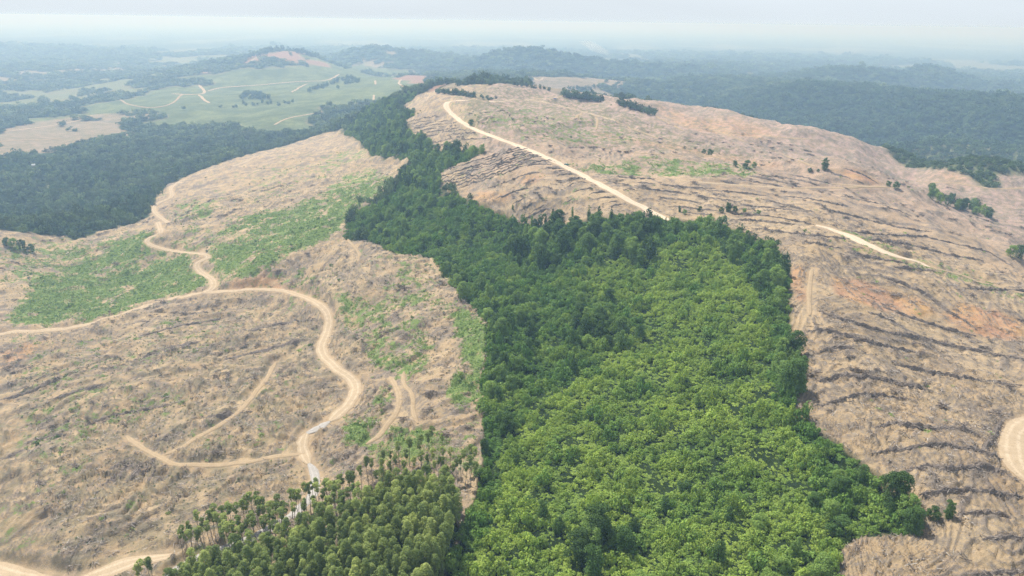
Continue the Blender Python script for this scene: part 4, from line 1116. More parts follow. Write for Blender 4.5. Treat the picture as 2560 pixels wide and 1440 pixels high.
heap_p = []
for i in range(4):
    r_ = np.random.default_rng(440 + i); M = Mesher(); n = 34
    C = np.stack([r_.normal(0, 1.1, n), r_.normal(0, 0.55, n), r_.uniform(0.05, 0.75, n)], -1)
    sticks(M, C, r_.uniform(0.8, 2.6, n), r_.uniform(0.05, 0.12, n), r_, np.zeros(n), 0.8, 0.3)
    heap_p.append(M.mesh('brush_heap', m_slash))
C5 = scatter([w_left, w_right], 4.0); r5 = np.hypot(C5[:, 0], C5[:, 1]); C5 = C5[in_view(C5) & (r5 < 900)]
k = (gsample(ROADD, C5[:, 0], C5[:, 1]) > 2.0) & (gsample(clear.astype(float), C5[:, 0], C5[:, 1]) > 0.5) & \
    (gsample(TER, C5[:, 0], C5[:, 1]) * 1.25 + 0.3 * gsample(ST3, C5[:, 0], C5[:, 1]) + 0.25 * fbm(C5[:, 0], C5[:, 1], 30, 2, 71) + RNG.normal(0, 0.2, len(C5)) > 0.95) & (gsample(green, C5[:, 0], C5[:, 1]) < 0.45)
hx = gsample(DX, C5[:, 0], C5[:, 1]); hy = gsample(DY, C5[:, 0], C5[:, 1])
gn_stuff('brush_heaps', C5[k], RNG.uniform(0.6, 1.5, k.sum()), heap_p, tilt=0.06, yaw=np.arctan2(hy, hx)[k])
def slash_row(W, width, height, sticks_per_m, seed, label, group):
    rng = np.random.default_rng(seed)
    W = resample(smooth_line(W, 2), 1.0); n = len(W)
    if n < 4: return
    d = unit(np.gradient(W, axis=0)); nx = np.stack([-d[:, 1], d[:, 0]], -1)
    s = np.arange(n) * 1.0
    W = W + nx * (0.5 * pnoise(s / 6, s * 0 + seed, 3))[:, None]
    fade = np.clip(np.minimum(s, s[::-1]) / 6, 0.12, 1) * np.clip(1.05 + 1.1 * pnoise(s / 11, s * 0 + seed * 0.9, 8), 0.12, 1.15)
    wv = width * (1 + 0.35 * pnoise(s / 4, s * 0 + seed * 1.7, 4)) * fade ** 0.5
    hv = height * np.clip(1 + 0.75 * pnoise(s / 3, s * 0 + seed * 2.3, 5), 0.25, 2) * fade
    M = Mesher(); us = np.array([-1, -0.7, -0.35, 0, 0.35, 0.7, 1.0]); pf_ = np.array([-0.15, 0.42, 0.85, 1.0, 0.8, 0.4, -0.15])
    X = W[:, 0, None] + nx[:, 0, None] * us * wv[:, None] / 2; Y = W[:, 1, None] + nx[:, 1, None] * us * wv[:, None] / 2
    Z = hz(X, Y) + pf_[None] * hv[:, None] * (0.75 + 0.55 * rng.random(X.shape)) * np.where(np.abs(us) < 1, 1, 0.6)
    X = X + rng.normal(0, 0.12, X.shape)
    a, b = np.meshgrid(np.arange(n - 1), np.arange(6), indexing='ij')
    q = np.stack([a * 7 + b, (a + 1) * 7 + b, (a + 1) * 7 + b + 1, a * 7 + b + 1], -1).reshape(-1, 4)
    M.add(np.stack([X, Y, Z], -1).reshape(-1, 3), q)
    m = int(n * sticks_per_m)
    if m:
        i = rng.integers(0, n, m); o = rng.normal(0, 0.48, m) * wv[i]
        c = W[i] + nx[i] * o[:, None]
        z = hz(c[:, 0], c[:, 1]) + hv[i] * np.clip(1.0 - np.abs(o / wv[i]) * 1.5, 0.1, 1) * rng.uniform(0.4, 1.15, m)
        ang = np.arctan2(d[i, 1], d[i, 0])
        sticks(M, np.stack([c[:, 0], c[:, 1], z], -1), rng.uniform(0.8, 4.2, m) * width / 2.3, rng.uniform(0.04, 0.12, m), rng, ang, 0.75, 0.28)
    me = M.mesh('slash_row', m_slash)
    o = link('slash_row', me); tag(o, label, 'slash row', group); return o
ORD = 'lowest second third fourth fifth sixth seventh eighth ninth tenth eleventh twelfth thirteenth fourteenth fifteenth sixteenth seventeenth eighteenth nineteenth twentieth'.split() + \
      [f'twenty-{x}' for x in 'first second third fourth fifth sixth seventh eighth ninth'.split()] + ['thirtieth'] + [f'thirty-{x}' for x in 'first second third fourth fifth sixth seventh eighth ninth'.split()] + ['fortieth']
def rows(lines, width, height, spm, seed, where, group, end=''):
    lines = sorted(lines, key=lambda g: -max(p[1] for p in g))
    for i, g in enumerate(lines):
        g = P2(g); L = np.hypot(*(g[-1] - g[0]))
        W = ground_at(resample(g, 12), H2)
        r = np.hypot(*W.mean(0))
        slash_row(W, width * (0.9 + 0.2 * math.sin(i * 2.1)), height, spm, seed + i,
                  f"{ORD[i]} {'' if i == 0 else 'lowest '}{'long' if L > 180 else 'short' if L < 60 else 'curved'} row of dark slash {where}", group)
rows(ROWS_A, 1.9, 0.95, 9, 500, 'on the bare slope right of the thicket', 'slash rows right of the thicket')
def between(gs, m):
    out = []
    for g, h in zip(gs[:-1], gs[1:]):
        G, Hh = resample(P2(g), 1e9) if False else P2(g), P2(h)
        A_ = np.stack([np.interp(np.linspace(0, 1, 9), np.linspace(0, 1, len(G)), G[:, j]) for j in (0, 1)], -1)
        B_ = np.stack([np.interp(np.linspace(0, 1, 9), np.linspace(0, 1, len(Hh)), Hh[:, j]) for j in (0, 1)], -1)
        for k_ in range(m + 1):
            f = k_ / (m + 1); Lc = A_ * (1 - f) + B_ * f
            a, b = sorted(RNG.choice(9, 2, replace=False)) if k_ else (0, 8)
            if b - a < 4: a, b = (0, 5) if RNG.random() < 0.5 else (3, 8)
            out.append([tuple(p) for p in Lc[a:b + 1]])
    out.append(gs[-1]); return out
rows(ROWS_B + between(GUIDE_B, 2), 1.4, 0.8, 1.2, 600, 'on the face below the ridge road', 'slash rows below the ridge road')
rows(between(GUIDE_B2, 2), 1.3, 0.7, 0, 700, 'left of the ridge road bend', 'slash rows on the hill flank')
rows(ROWS_C, 2.0, 0.75, 0.8, 760, 'on the brown slope right of the ridge road', 'slash rows right of the ridge road')
rows(ROWS_D, 2.8, 0.6, 3, 820, 'on the tan spur left of the valley road', 'slash rows on the spur')

# ------------------------------------------------------------------ trees one can tell apart
def base_under(px, lift):
    """foot of a tree whose crown centre, lift metres up, shows at these photo pixels"""
    return ground_at(px, H2, lift)
def make_tree(name, label, cat, group, crown_me, trunk_me, xy, scl, rz, sink=0.3):
    r = bpy.data.objects.new(name, None); COL.objects.link(r)
    r.empty_display_size = 1
    r.location = (xy[0], xy[1], float(hz(xy[0], xy[1])) - sink)
    r.rotation_euler = (RNG.normal(0, 0.03), RNG.normal(0, 0.03), rz)
    r.scale = scl if isinstance(scl, tuple) else (scl,) * 3
    tag(r, label, cat, group)
    link('trunk', trunk_me, r)
    if crown_me is not None: link('crown', crown_me, r)
    return r
def copy_tree(src, xy, scl, rz, label, group=None, crown_me=None, sink=0.3):
    r = src.copy(); COL.objects.link(r)
    r.location = (xy[0], xy[1], float(hz(xy[0], xy[1])) - sink)
    r.rotation_euler = (RNG.normal(0, 0.03), RNG.normal(0, 0.03), rz); r.scale = scl if isinstance(scl, tuple) else (scl,) * 3
    r['label'] = label
    if group: r['group'] = group
    elif 'group' in r: del r['group']
    for ch in src.children:
        c = ch.copy(); COL.objects.link(c); c.parent = r
    return r

# eucalyptus: dense stand at the foot of the picture, thin trees along its far side
euca_k = [(crown_euca(30 + i, 16 + 0.5 * (i % 3), 1.55 + 0.12 * i, 9.5, 54, 0.34).mesh('eucalyptus_crown', m_euca), trunk_mesh(40 + i, 15.2, 0.15, bark_pale, 'eucalyptus_trunk', 5, 1.4, 0.4)) for i in range(5)]
thin_k = [(crown_euca(50 + i, 13, 1.2 + 0.1 * i, 3.6, 24, 0.32).mesh('eucalyptus_crown', m_euca), trunk_mesh(60 + i, 12.2, 0.12, bark_pale, 'eucalyptus_trunk', 3, 0.9, 0.35)) for i in range(4)]
P = scatter([g_st], 2.9, 0.8)
px_, py_ = project(P[:, 0], P[:, 1], hz(P[:, 0], P[:, 1]) + 13)
vis = (py_ < 1520) & (px_ > 300)
P = P[vis]; P = P[np.argsort(np.hypot(P[:, 0], P[:, 1]))]
def off_road(P, d): return gsample(ROADD, P[:, 0], P[:, 1]) > d
_c = [(170,1020),(205,970),(260,970),(330,885),(365,920),(230,1040),(270,1040),(350,1050),(365,990),(440,985),(455,830),(445,885),(480,880),(520,880),(510,815),(570,825),
      (630,820),(700,820),(625,780),(545,920),(600,915),(555,955),(610,970),(655,905),(665,935),(715,935),(725,880),(745,970),(795,760),(755,785),(800,720),(835,700),(885,685),
      (870,735),(930,740),(905,760),(890,810),(835,830),(840,865),(800,880),(785,925),(930,885),(865,930),(1000,860),(1000,900),(950,930),(1035,855),(1000,940),(1060,960),(940,800),
      (990,800),(1075,800),(1030,740),(1070,735),(1110,830),(1120,770),(1115,870),(1140,950),(1140,800),(1195,680),(1260,655),(1250,690),(1295,680),(1220,770),(1330,610),(1390,565),
      (1425,580),(1370,640),(1330,730),(1320,770),(1460,610),(1425,690),(1425,780),(1410,740),(1490,670),(1530,560),(1535,600),(1560,610),(1615,540),(1655,505),(1675,550),(1640,590),
      (1610,640),(1665,680),(1735,500),(1775,500),(1820,570),(1720,650),(1790,650),(1550,720),(1500,760),(1610,700),(1575,760),(1640,760),(1690,750),(1770,750),(1690,690),(590,1010),
      (630,1000),(680,1000),(725,1000),(810,1000),(650,1050)]
_d = [(430,440),(510,435),(590,400),(640,400),(600,430),(370,490),(315,525),(490,505),(690,500),(725,520),(760,475),(820,475),(765,540),(310,575),(230,570),(200,570),(680,350),
      (760,360),(910,485),(900,540),(840,590),(980,490),(970,575),(1020,575),(1000,500),(930,590),(150,630),(60,670),(95,665),(420,520),(600,545),(650,520),(540,560),(870,560),(700,560),(480,580),(380,600),(270,640)]
thin_px = [(400 + x * 0.2708, 1050 + y * 0.2708) for x, y in _c] + [(850 + x * 0.336, 960 + y * 0.336) for x, y in _d]
T = base_under(thin_px, 11.0)
n_dense = 300 - len(T)
lab_d = 'tall round-headed eucalyptus packed inside the dense plantation at the bottom of the view'
lab_t = 'thin bare-stemmed eucalyptus with a small round head along the sparse far side of the plantation'
e_src = [None] * 5
for i, p in enumerate(P[:n_dense]):
    k = int(RNG.integers(0, 5)); s = RNG.uniform(0.78, 1.15); sc_ = (s * RNG.uniform(0.8, 1.15),) * 2 + (s,)
    if e_src[k] is None: e_src[k] = make_tree('eucalyptus_tree', lab_d, 'tree', 'eucalyptus trees in the dense stand', *euca_k[k], p, sc_, RNG.random() * 6.28)
    else: copy_tree(e_src[k], p, sc_, RNG.random() * 6.28, lab_d, 'eucalyptus trees in the dense stand')
if len(P) > n_dense:
    both = []
    for c, tr in euca_k:
        v1 = np.empty(len(c.vertices) * 3); c.vertices.foreach_get('co', v1)
        bm_v = v1.reshape(-1, 3); M = Mesher().add(bm_v, np.arange(len(bm_v)).reshape(-1, 4)); both.append(M.mesh('eucalyptus_head', m_euca))
    gn_stuff('eucalyptus_stand', P[n_dense:], RNG.uniform(0.84, 1.1, len(P) - n_dense), both, tilt=0.03)
t_src = [None] * 4
for i, p in enumerate(T):
    k = int(RNG.integers(0, 4)); s = RNG.uniform(0.82, 1.1)
    if t_src[k] is None: t_src[k] = make_tree('eucalyptus_tree', lab_t, 'tree', 'thin eucalyptus trees on the far side', *thin_k[k], p, s, RNG.random() * 6.28)
    else: copy_tree(t_src[k], p, s, RNG.random() * 6.28, lab_t, 'thin eucalyptus trees on the far side')
Tn = base_under([(352,1410),(366,1405),(345,1425),(373,1412)], 11.0)
nl = ['leftmost small eucalyptus beside the pale track at the bottom left', 'second small eucalyptus beside the pale track at the bottom left', 'lowest small eucalyptus beside the pale track at the bottom left', 'small eucalyptus nearest the gravel road at the bottom left']
for p, lb in zip(Tn, nl): copy_tree(t_src[int(RNG.integers(0, 4))] or t_src[0], p, 1.0, RNG.random() * 6.28, lb)
print('euca', len(P), len(T))

# thicket trees
jk = [(crown_jungle(70 + i, H, R, n, dr).mesh('jungle_crown', m_jungle), trunk_mesh(80 + i, H * 0.8, 0.22, bark_dark, 'jungle_trunk', 5, R * 0.6, 0.7))
      for i, (H, R, n, dr) in enumerate([(11, 4.2, 20, 0.9), (12, 3.6, 18, 1.6), (9, 4.4, 20, 0.6), (13, 2.9, 15, 1.8), (8.5, 3.8, 17, 0.9), (14, 4.6, 26, 1.6)])]
col_k = [(crown_jungle(90 + i, 13, 1.3, 9, 1.2, 0.5, 0.2).mesh('vine_crown', m_jungle), trunk_mesh(95 + i, 12.5, 0.16, bark_dark, 'vine_trunk', 2, 0.6, 0.3)) for i in range(2)]
j_src = [None] * 6; c_src = [None] * 2
def jungle(p, k, s, label, group=None, name='jungle_tree'):
    rz = RNG.random() * 6.28
    if j_src[k] is None: j_src[k] = make_tree(name, label, 'tree', group, *jk[k], p, s, rz)
    else: copy_tree(j_src[k], p, s, rz, label, group).name = name
def column(p, k, s, label, group=None):
    rz = RNG.random() * 6.28
    if c_src[k] is None: c_src[k] = make_tree('vine_wrapped_tree', label, 'tree', group, *col_k[k], p, s, rz)
    else: copy_tree(c_src[k], p, s, rz, label, group)
ZONES = [  # outline of tree feet, spacing, size, where
 ([(1085,645),(1130,722),(1180,772),(1215,800),(1212,960),(1208,1150),(1195,1240),(1235,1200),(1265,1100),(1290,1000),(1340,900),(1360,810),(1290,750),(1200,690)], 9.0, (0.55, 0.95), 'in the dark left edge of the thicket', 0.75),
 ([(870,600),(905,535),(1000,485),(1100,500),(1210,540),(1300,580),(1250,640),(1100,635),(1000,636),(930,602)], 10.5, (0.45, 0.85), 'in the narrow upper end of the thicket', 0.6),
 ([(1300,575),(1480,560),(1640,560),(1660,620),(1640,660),(1520,660),(1380,690),(1250,660)], 9.0, (0.45, 1.3), 'along the far edge of the thicket by the ridge road', 0.75),
 ([(1420,760),(1500,730),(1570,800),(1560,870),(1470,900),(1410,860)], 9.0, (0.6, 0.95), 'in the dark clump in the middle of the thicket', 0.9),
 ([(1680,580),(1800,580),(1900,625),(1968,670),(1966,760),(1970,830),(1925,820),(1900,720),(1800,640)], 8.5, (0.5, 1.2), 'along the right edge of the thicket by the bare slope', 0.75),
 ([(1925,900),(1985,880),(2012,935),(1985,1010),(1940,1010)], 7.0, (0.7, 1.15), 'in the tall clump at the right bulge of the thicket', 1.0),
 ([(2080,1180),(2180,1215),(2220,1260),(2285,1310),(2290,1335),(2200,1340),(2130,1350),(2090,1400),(2080,1470),(1950,1520),(1930,1400),(2000,1300)], 8.5, (0.5, 0.85), 'near the lower right corner of the thicket', 0.75),
 ([(1440,1330),(1560,1320),(1590,1440),(1440,1450)], 7.0, (0.75, 1.05), 'in the shaggy clump at the bottom middle of the thicket', 0.95),
 ([(1130,1420),(1300,1250),(1420,1330),(1420,1520),(1130,1520)], 14, (0.4, 0.65), 'between the eucalyptus stand and the thicket', 0.5),
 ([(1560,1520),(1580,1300),(1700,1230),(1950,1240),(1960,1520)], 10, (0.4, 0.75), 'among the creepers at the bottom of the thicket', 0.55),
 ([(1250,1260),(1300,1150),(1560,1200),(1560,1310),(1420,1330)], 13, (0.35, 0.6), 'scattered in the lower left creepers of the thicket', 0.45),
 ([(1560,900),(1700,780),(1900,860),(1900,1050),(1700,1180),(1450,1150)], 22, (0.3, 0.5), 'dotted about the bright middle of the thicket', 0.5),
]
cand = []
for pl, stp, (s0, s1), where, pr in ZONES + [(None, 9.5, (0.6, 1.0), 'in the strip of forest climbing the hill flank', 1.0)]:
    w_ = w_strip if pl is None else ground_at(resample(P2(pl + [pl[0]]), 25), H2)
    for p in scatter([w_], stp, 0.95):
        if RNG.random() < pr: cand.append((p[0], p[1], RNG.uniform(s0, s1), where))
for c_ in cand: pass
cxy = np.array([c_[:2] for c_ in cand]); csz = np.array([c_[2] for c_ in cand])
cpx, cpy = project(cxy[:, 0], cxy[:, 1], hz(cxy[:, 0], cxy[:, 1]) + 6)
seen = (cpx > -20) & (cpx < 2580) & (cpy < 1470)
score = np.where(seen, csz / np.hypot(cxy[:, 0], cxy[:, 1]), 0)
order = np.argsort(-score); N_IND = 248
for i in order[:N_IND]:
    where = cand[i][3]
    jungle(cxy[i], int(RNG.integers(0, 6)), csz[i], 'creeper-wrapped tree ' + where, 'trees ' + where)
rest = [i for i in order[N_IND:] if score[i] > 0]
gn_stuff('thicket_trees', cxy[rest], csz[rest], [c_ for c_, _ in jk], sink=0.3)
print('jungle', len(cand), len(rest))
SINGLE = [  # crown centre in the photograph, height of that centre, kind, size, label
 ((1600,822),5.5,5,0.62,'shaggy creeper-covered tree standing alone in the bright middle of the thicket'),
 ((1437,908),5.5,3,0.7,'tall narrow creeper-draped tree in the bright creepers below the dark clump'),
 ((1412,828),5,3,0.62,'narrow leaning tree in front of the dark clump in the thicket'),
 ((1640,560),8,5,1.0,'tallest broad tree at the far edge of the thicket just below the ridge road end'),
 ((1205,700),8,3,1.1,'tall dark pillar-like tree on the left edge of the thicket'),
 ((1225,722),8,1,1.0,'tall dark tree right beside the pillar-like one on the left edge'),
 ((1945,690),8,5,1.0,'tall draped tree at the right corner of the thicket beside orange soil'),
 ((1938,640),7,3,0.95,'narrow dark tree topping the right corner of the thicket'),
 ((2245,1225),7,5,1.0,'large creeper-curtained tree at the lower right tip of the thicket'),
 ((2270,1265),6,1,0.95,'creeper-hung tree facing the bare slope at the lower right tip'),
 ((2335,1282),2,4,0.5,'low leaning creeper-covered bush just right of the thicket tip'),
 ((2378,1272),3,3,0.5,'small pointed creeper bush farthest right of the thicket tip'),
 ((1500,1310),8,5,1.1,'huge shaggy tree with dark hollow at the bottom middle of the thicket'),
 ((1178,306),4.5,2,0.85,'lone round tree beside the ridge road on the open hill'),
 ((2064,409),5,1,0.9,'tallest of the small trees behind the red mound'),
 ((2026,423),2.5,4,0.5,'small round tree left of the tallest one behind the red mound'),
 ((2046,424),2,4,0.36,'tiny bush between the two trees behind the red mound'),
 ((1822,515),4,1,0.62,'bushy tree in the little clump right of the ridge road end'),
 ((1838,519),3,4,0.55,'low tree right of the bushy one in the little clump'),
 ((1805,521),3,4,0.5,'low tree left of the bushy one in the little clump'),
 ((1862,524),2,4,0.4,'low shrub trailing right from the little clump'),
 ((1897,527),2.5,4,0.42,'shrub standing apart at the right end of the little clump'),
 ((1750,519),3,2,0.45,'round shrub between the ridge road end and the little clump'),
 ((1712,526),2.5,4,0.42,'small shrub just right of the ridge road end'),
 ((1700,520),3,3,0.4,'narrow shrub at the very end of the ridge road'),
 ((1775,540),4,3,0.5,'narrow tree on the grassy top corner of the thicket'),
 ((2350,490),6,2,1.0,'broad tree at the upper end of the gully on the right'),
 ((2330,482),5,4,0.9,'low tree at the top left of the gully on the right'),
 ((2372,500),5,0,0.9,'middle tree in the gully on the right'),
 ((2413,508),6,5,0.85,'round dark tree in the lower gully on the right'),
 ((2395,512),4,4,0.9,'low tree left of the round dark one in the gully'),
 ((2447,508),8,3,0.95,'tall spindly tree in the gully on the right'),
 ((2440,525),4,2,0.8,'low tree at the foot of the spindly one in the gully'),
 ((2468,532),4,4,0.8,'last low tree at the lower right end of the gully'),
 ((2242,463),3,4,0.75,'dark bush at the end of the track past the red mound'),
 ((2222,458),2.5,4,0.6,'smaller bush left of the dark one past the red mound'),
 ((1868,413),3,2,0.8,'wide bush on the open slope above the contour track'),
 ((1886,411),2.5,4,0.6,'small bush at the right end of the wide one on the open slope'),
 ((1838,408),2.5,4,0.6,'bush left of the wide one on the open slope'),
 ((1775,382),2.5,4,0.8,'bush at the right end of the short hedge high on the slope'),
 ((1760,378),2.5,4,0.6,'bush at the left end of the short hedge high on the slope'),
 ((2530,628),4,2,0.9,'dark bush at the right edge of the view below the gully'),
 ((2550,632),4,0,0.9,'dark tree cut by the right edge of the view below the gully'),
 ((1282,514),3,3,0.32,'tiny lone tree on the pink face above the thicket'),
 ((30,612),3,2,1.0,'left bush of the dark clump near the left edge'),
 ((55,616),3,0,0.9,'middle bush of the dark clump near the left edge'),
 ((76,622),2.5,4,0.9,'right bush of the dark clump near the left edge'),
 ((14,605),3,4,0.9,'bush at the far left end of the dark clump near the left edge'),
 ((1205,372),4,1,0.8,'tree at the tip of the forest spur pointing right across the hill'),
]
for (px, lift, k, s, lb) in SINGLE: jungle(base_under([px], lift)[0], k, s, lb)
gl_ = resample(P2([(2322,478),(2350,494),(2390,512),(2430,526),(2475,542)]), 9.0)
for p in ground_at(gl_ + RNG.normal(0, 3, gl_.shape), H2): jungle(p, int(RNG.integers(0, 6)), RNG.uniform(0.6, 1.0), 'low dark tree filling the little wood in the gully on the right', 'trees filling the gully wood')
COLUMN = [((930,512),6,0.8,'slim creeper-covered pillar at the upper left of the thicket'),((1002,428),6,0.9,'slim dark pillar where the forest strip meets the thicket'),
 ((1058,612),6,0.95,'dead-straight creeper pillar at the lower edge beside the clay track'),((1300,585),6,0.75,'slim pillar left of the notch in the thicket edge'),
 ((1345,575),6,0.8,'slim pillar right of the notch in the thicket edge'),((1098,545),6,0.7,'slim pillar inside the narrow upper thicket'),
 ((993,592),6,0.7,'short pillar above the lower boundary of the narrow upper thicket'),((1120,525),6,0.7,'slim pillar near the pink slope above the thicket'),
 ((1790,1120),4,0.5,'short dark pillar alone in the lower bright creepers'),((1755,690),5,0.6,'slim pillar in the upper right of the bright creepers'),
 ((1830,600),6,0.65,'slim pillar near the top right edge of the thicket')]
for i, x_ in enumerate(np.linspace(1330, 1660, 13)):
    y_ = 566 - 18 * math.sin((x_ - 1330) / 105) + RNG.normal(0, 4)
    column(ground_at([(x_ + RNG.normal(0, 8), y_)], H2)[0], i % 2, RNG.uniform(0.4, 0.95), 'slim creeper-wrapped stem rising above the far edge of the thicket', 'slim stems above the far edge of the thicket')
for i, (px, lift, s, lb) in enumerate(COLUMN): column(base_under([px], lift)[0], i % 2, s, lb)
# thin pale tree, dead saplings
rng = np.random.default_rng(5); M = Mesher()
for i in range(22):
    h = rng.uniform(9, 17); a = rng.random() * 6.283; rr_ = rng.uniform(0.4, 3.2) * (1 - abs(h - 12.5) / 8)
    p, d = shell(np.array([rr_ * math.cos(a), rr_ * math.sin(a), h]), 1.0, 26, rng, 0.7, -0.8, 0.9); M.add(*leaves(p, d + rng.normal(size=d.shape), 0.42, rng, 0.45))
make_tree('pale_tree', 'thin pale tree with sparse grey leaves leaning over grass left of the thicket', 'tree', None, M.mesh('pale_crown', m_grey),
          trunk_mesh(6, 15.5, 0.16, bark_pale, 'pale_trunk', 9, 2.6, 0.9), ground_at([(1163,958)], H2)[0], 0.86, 2.6)
for px, lb in (((2033,878), 'bare thin dead sapling standing on the pale slope right of the thicket'),):
    make_tree('dead_sapling', lb, 'dead tree', None, None, trunk_mesh(8, 11, 0.07, bark_dark, 'sapling_trunk', 6, 0.8, 0.3), ground_at([px], H2)[0], 0.8, 0.4)
# rows and groves of far trees, each crown still to be seen
fk = [(far_crown(240 + i, 220, 0.26), trunk_mesh(250 + i, 0.9, 0.05, bark_dark, 'far_trunk', 2, 0.3, 0.05)) for i in range(3)]
fk = [(c.mesh('far_crown', m_forest), tr) for c, tr in fk]; f_src = [None] * 3
def far_tree(px, s, label, group):
    p = ground_at([px], H2)[0]; k = int(RNG.integers(0, 3)); sc_ = (s * RNG.uniform(0.8, 1.2),) * 2 + (s * RNG.uniform(0.8, 1.3),)
    if f_src[k] is None: f_src[k] = make_tree('hill_tree', label, 'tree', group, *fk[k], p, sc_, RNG.random() * 6.28)
    else: copy_tree(f_src[k], p, sc_, RNG.random() * 6.28, label, group)
def along(pts, n, spread=3):
    q = resample(P2(pts), 1.0); i = np.linspace(0, len(q) - 1, n).astype(int)
    return q[i] + RNG.normal(0, spread, (n, 2)) * [1, 0.35]
FAR = [(along([(1092,233),(1120,234),(1150,239),(1185,243)], 26, 2), 4.5, 'tree in the dark hedge across the top of the open hill'),
 (along([(1200,246),(1225,250),(1240,248)], 7, 3), 3.0, 'scrubby tree below the right end of the hilltop hedge'),
 (along([(1222,212),(1238,210)], 4, 2), 5.0, 'tree on the bare brow of the open hill'),
 (along([(1285,214),(1305,216),(1345,222),(1372,228)], 9, 3), 4.0, 'tree along the skyline of the open hill'),
 (along([(1420,222),(1450,226),(1470,222),(1480,232)], 16, 4), 6.0, 'tree in the upper clump right of the open hill'),
 (along([(1410,240),(1440,246),(1480,250),(1505,256)], 26, 3), 6.0, 'tree in the lower clump right of the open hill'),
 (along([(1545,262),(1580,270),(1610,280),(1640,288)], 26, 3), 5.5, 'tree in the narrow wood beside the sandy mounds'),
 (along([(605,246),(630,236),(650,240),(665,248),(630,248)], 26, 4), 9.0, 'tree in the small grove on the green plantation slope'),
 (along([(780,228),(810,218),(840,206),(880,198),(900,204),(860,212)], 34, 4), 9.0, 'tree in the long grove at the upper right of the green slope'),
 (along([(560,270),(620,262),(700,262),(740,256)], 14, 6), 6.0, 'tree in the broken hedge across the green slope'),
 (along([(560,163),(600,156),(640,142),(690,126),(720,126)], 18, 3), 13.0, 'tree on the left shoulder of the red-brown hilltop'),
 (along([(745,132),(780,140),(815,150)], 16, 2), 13.0, 'tree on the right shoulder of the red-brown hilltop')]
for pts, s, lb in FAR:
    for p in pts: far_tree(tuple(p), s, lb, lb.replace('tree', 'trees', 1))

# ------------------------------------------------------------------ vehicles, hut, smoke
m_teal = flat_mat('teal_paint', (0.05, 0.20, 0.19), 0.35, 0.5); m_dark = flat_mat('dark_rubber', (0.02, 0.02, 0.022), 0.8)
m_glass = flat_mat('window_glass', (0.02, 0.03, 0.035), 0.1, 0.6); m_white = flat_mat('white_paint', (0.75, 0.77, 0.78), 0.4, 0.5)
m_blue = flat_mat('blue_paint', (0.20, 0.24, 0.50), 0.4, 0.5); m_red = flat_mat('red_paint', (0.45, 0.05, 0.05), 0.4, 0.5)
m_metal = flat_mat('grey_metal', (0.25, 0.25, 0.26), 0.5, 0.5); m_wall = flat_mat('hut_wall', (0.35, 0.30, 0.24), 0.9, 0.1, 2.0); m_roof = flat_mat('zinc_roof', (0.80, 0.82, 0.83), 0.35, 0.5)
def wheel(x, y, r, w, parent):
    M = Mesher(); th = np.arange(12) * math.pi / 6
    prof = [(r * 0.55, -w / 2), (r, -w * 0.42), (r, w * 0.42), (r * 0.55, w / 2)]
    V = np.array([[x + pr * math.cos(a), y + yy, r + pr * math.sin(a)] for pr, yy in prof for a in th])
    F = np.array([(i * 12 + j, i * 12 + (j + 1) % 12, (i + 1) * 12 + (j + 1) % 12, (i + 1) * 12 + j) for i in range(3) for j in range(12)])
    o = link('wheel', M.add(V, F).mesh('wheel', m_dark, True), parent)
    M = Mesher().tube([(x, y - w * 0.45, r), (x, y + w * 0.45, r)], [r * 0.56, r * 0.56], 10)
    link('rim', M.mesh('rim', m_metal), o); return o
def root(name, label, cat, px, rz):
    p = ground_at([px], H2)[0]
    r = bpy.data.objects.new(name, None); COL.objects.link(r)
    r.location = (p[0], p[1], float(hz(p[0], p[1])) + 0.3); r.rotation_euler = (0, 0, rz); tag(r, label, cat); return r
def pickup(name, label, px, rz, paint, roof, s):
    r = root(name, label, 'truck', px, rz); r.scale = (s,) * 3
    M = Mesher(); M.box((-2.3, -0.85, 0.45), (2.3, 0.85, 0.95), (0.98, 0.96)); M.box((0.9, -0.82, 0.95), (2.25, 0.82, 1.15), (0.92, 0.92))
    M.box((-2.28, -0.85, 0.95), (-0.75, -0.77, 1.3)); M.box((-2.28, 0.77, 0.95), (-0.75, 0.85, 1.3)); M.box((-2.3, -0.77, 0.95), (-2.2, 0.77, 1.3))
    link('body', M.mesh('body', paint), r)
    link('cab', Mesher().box((-0.75, -0.8, 0.95), (0.95, 0.8, 1.72), (0.72, 0.86), (-0.05, 0)).mesh('cab', paint), r)
    link('roof', Mesher().box((-0.68, -0.7, 1.725), (0.56, 0.7, 1.79), (0.95, 0.95)).mesh('roof', roof), r)
    M = Mesher(); M.box((0.56, -0.62, 1.08), (0.86, 0.62, 1.62), (0.3, 0.9), (-0.13, 0)); link('windscreen', M.mesh('windscreen', m_glass), r)
    for y in (-1, 1): link('side_window', Mesher().box((-0.5, y * 0.79 - 0.03, 1.15), (0.5, y * 0.79 + 0.03, 1.6), (0.8, 1), (0, -y * 0.07)).mesh('side_window', m_glass), r)
    for x in (-1.45, 1.45):
        for y in (-0.78, 0.78): wheel(x, y, 0.38, 0.26, r)
    for y in (-0.6, 0.6): link('headlight', Mesher().box((2.29, y - 0.15, 0.72), (2.34, y + 0.15, 0.9)).mesh('headlight', m_white), r)
    return r
pickup('pickup_truck', 'teal pickup truck with pale roof parked on grass beside the ridge road', (1416, 414), 2.5, m_teal, m_white, 0.95)
pickup('pickup_truck', 'small blue pickup truck on the track near the far end of the hilltop', (1387, 249), 0.2, m_blue, m_white, 1.2)
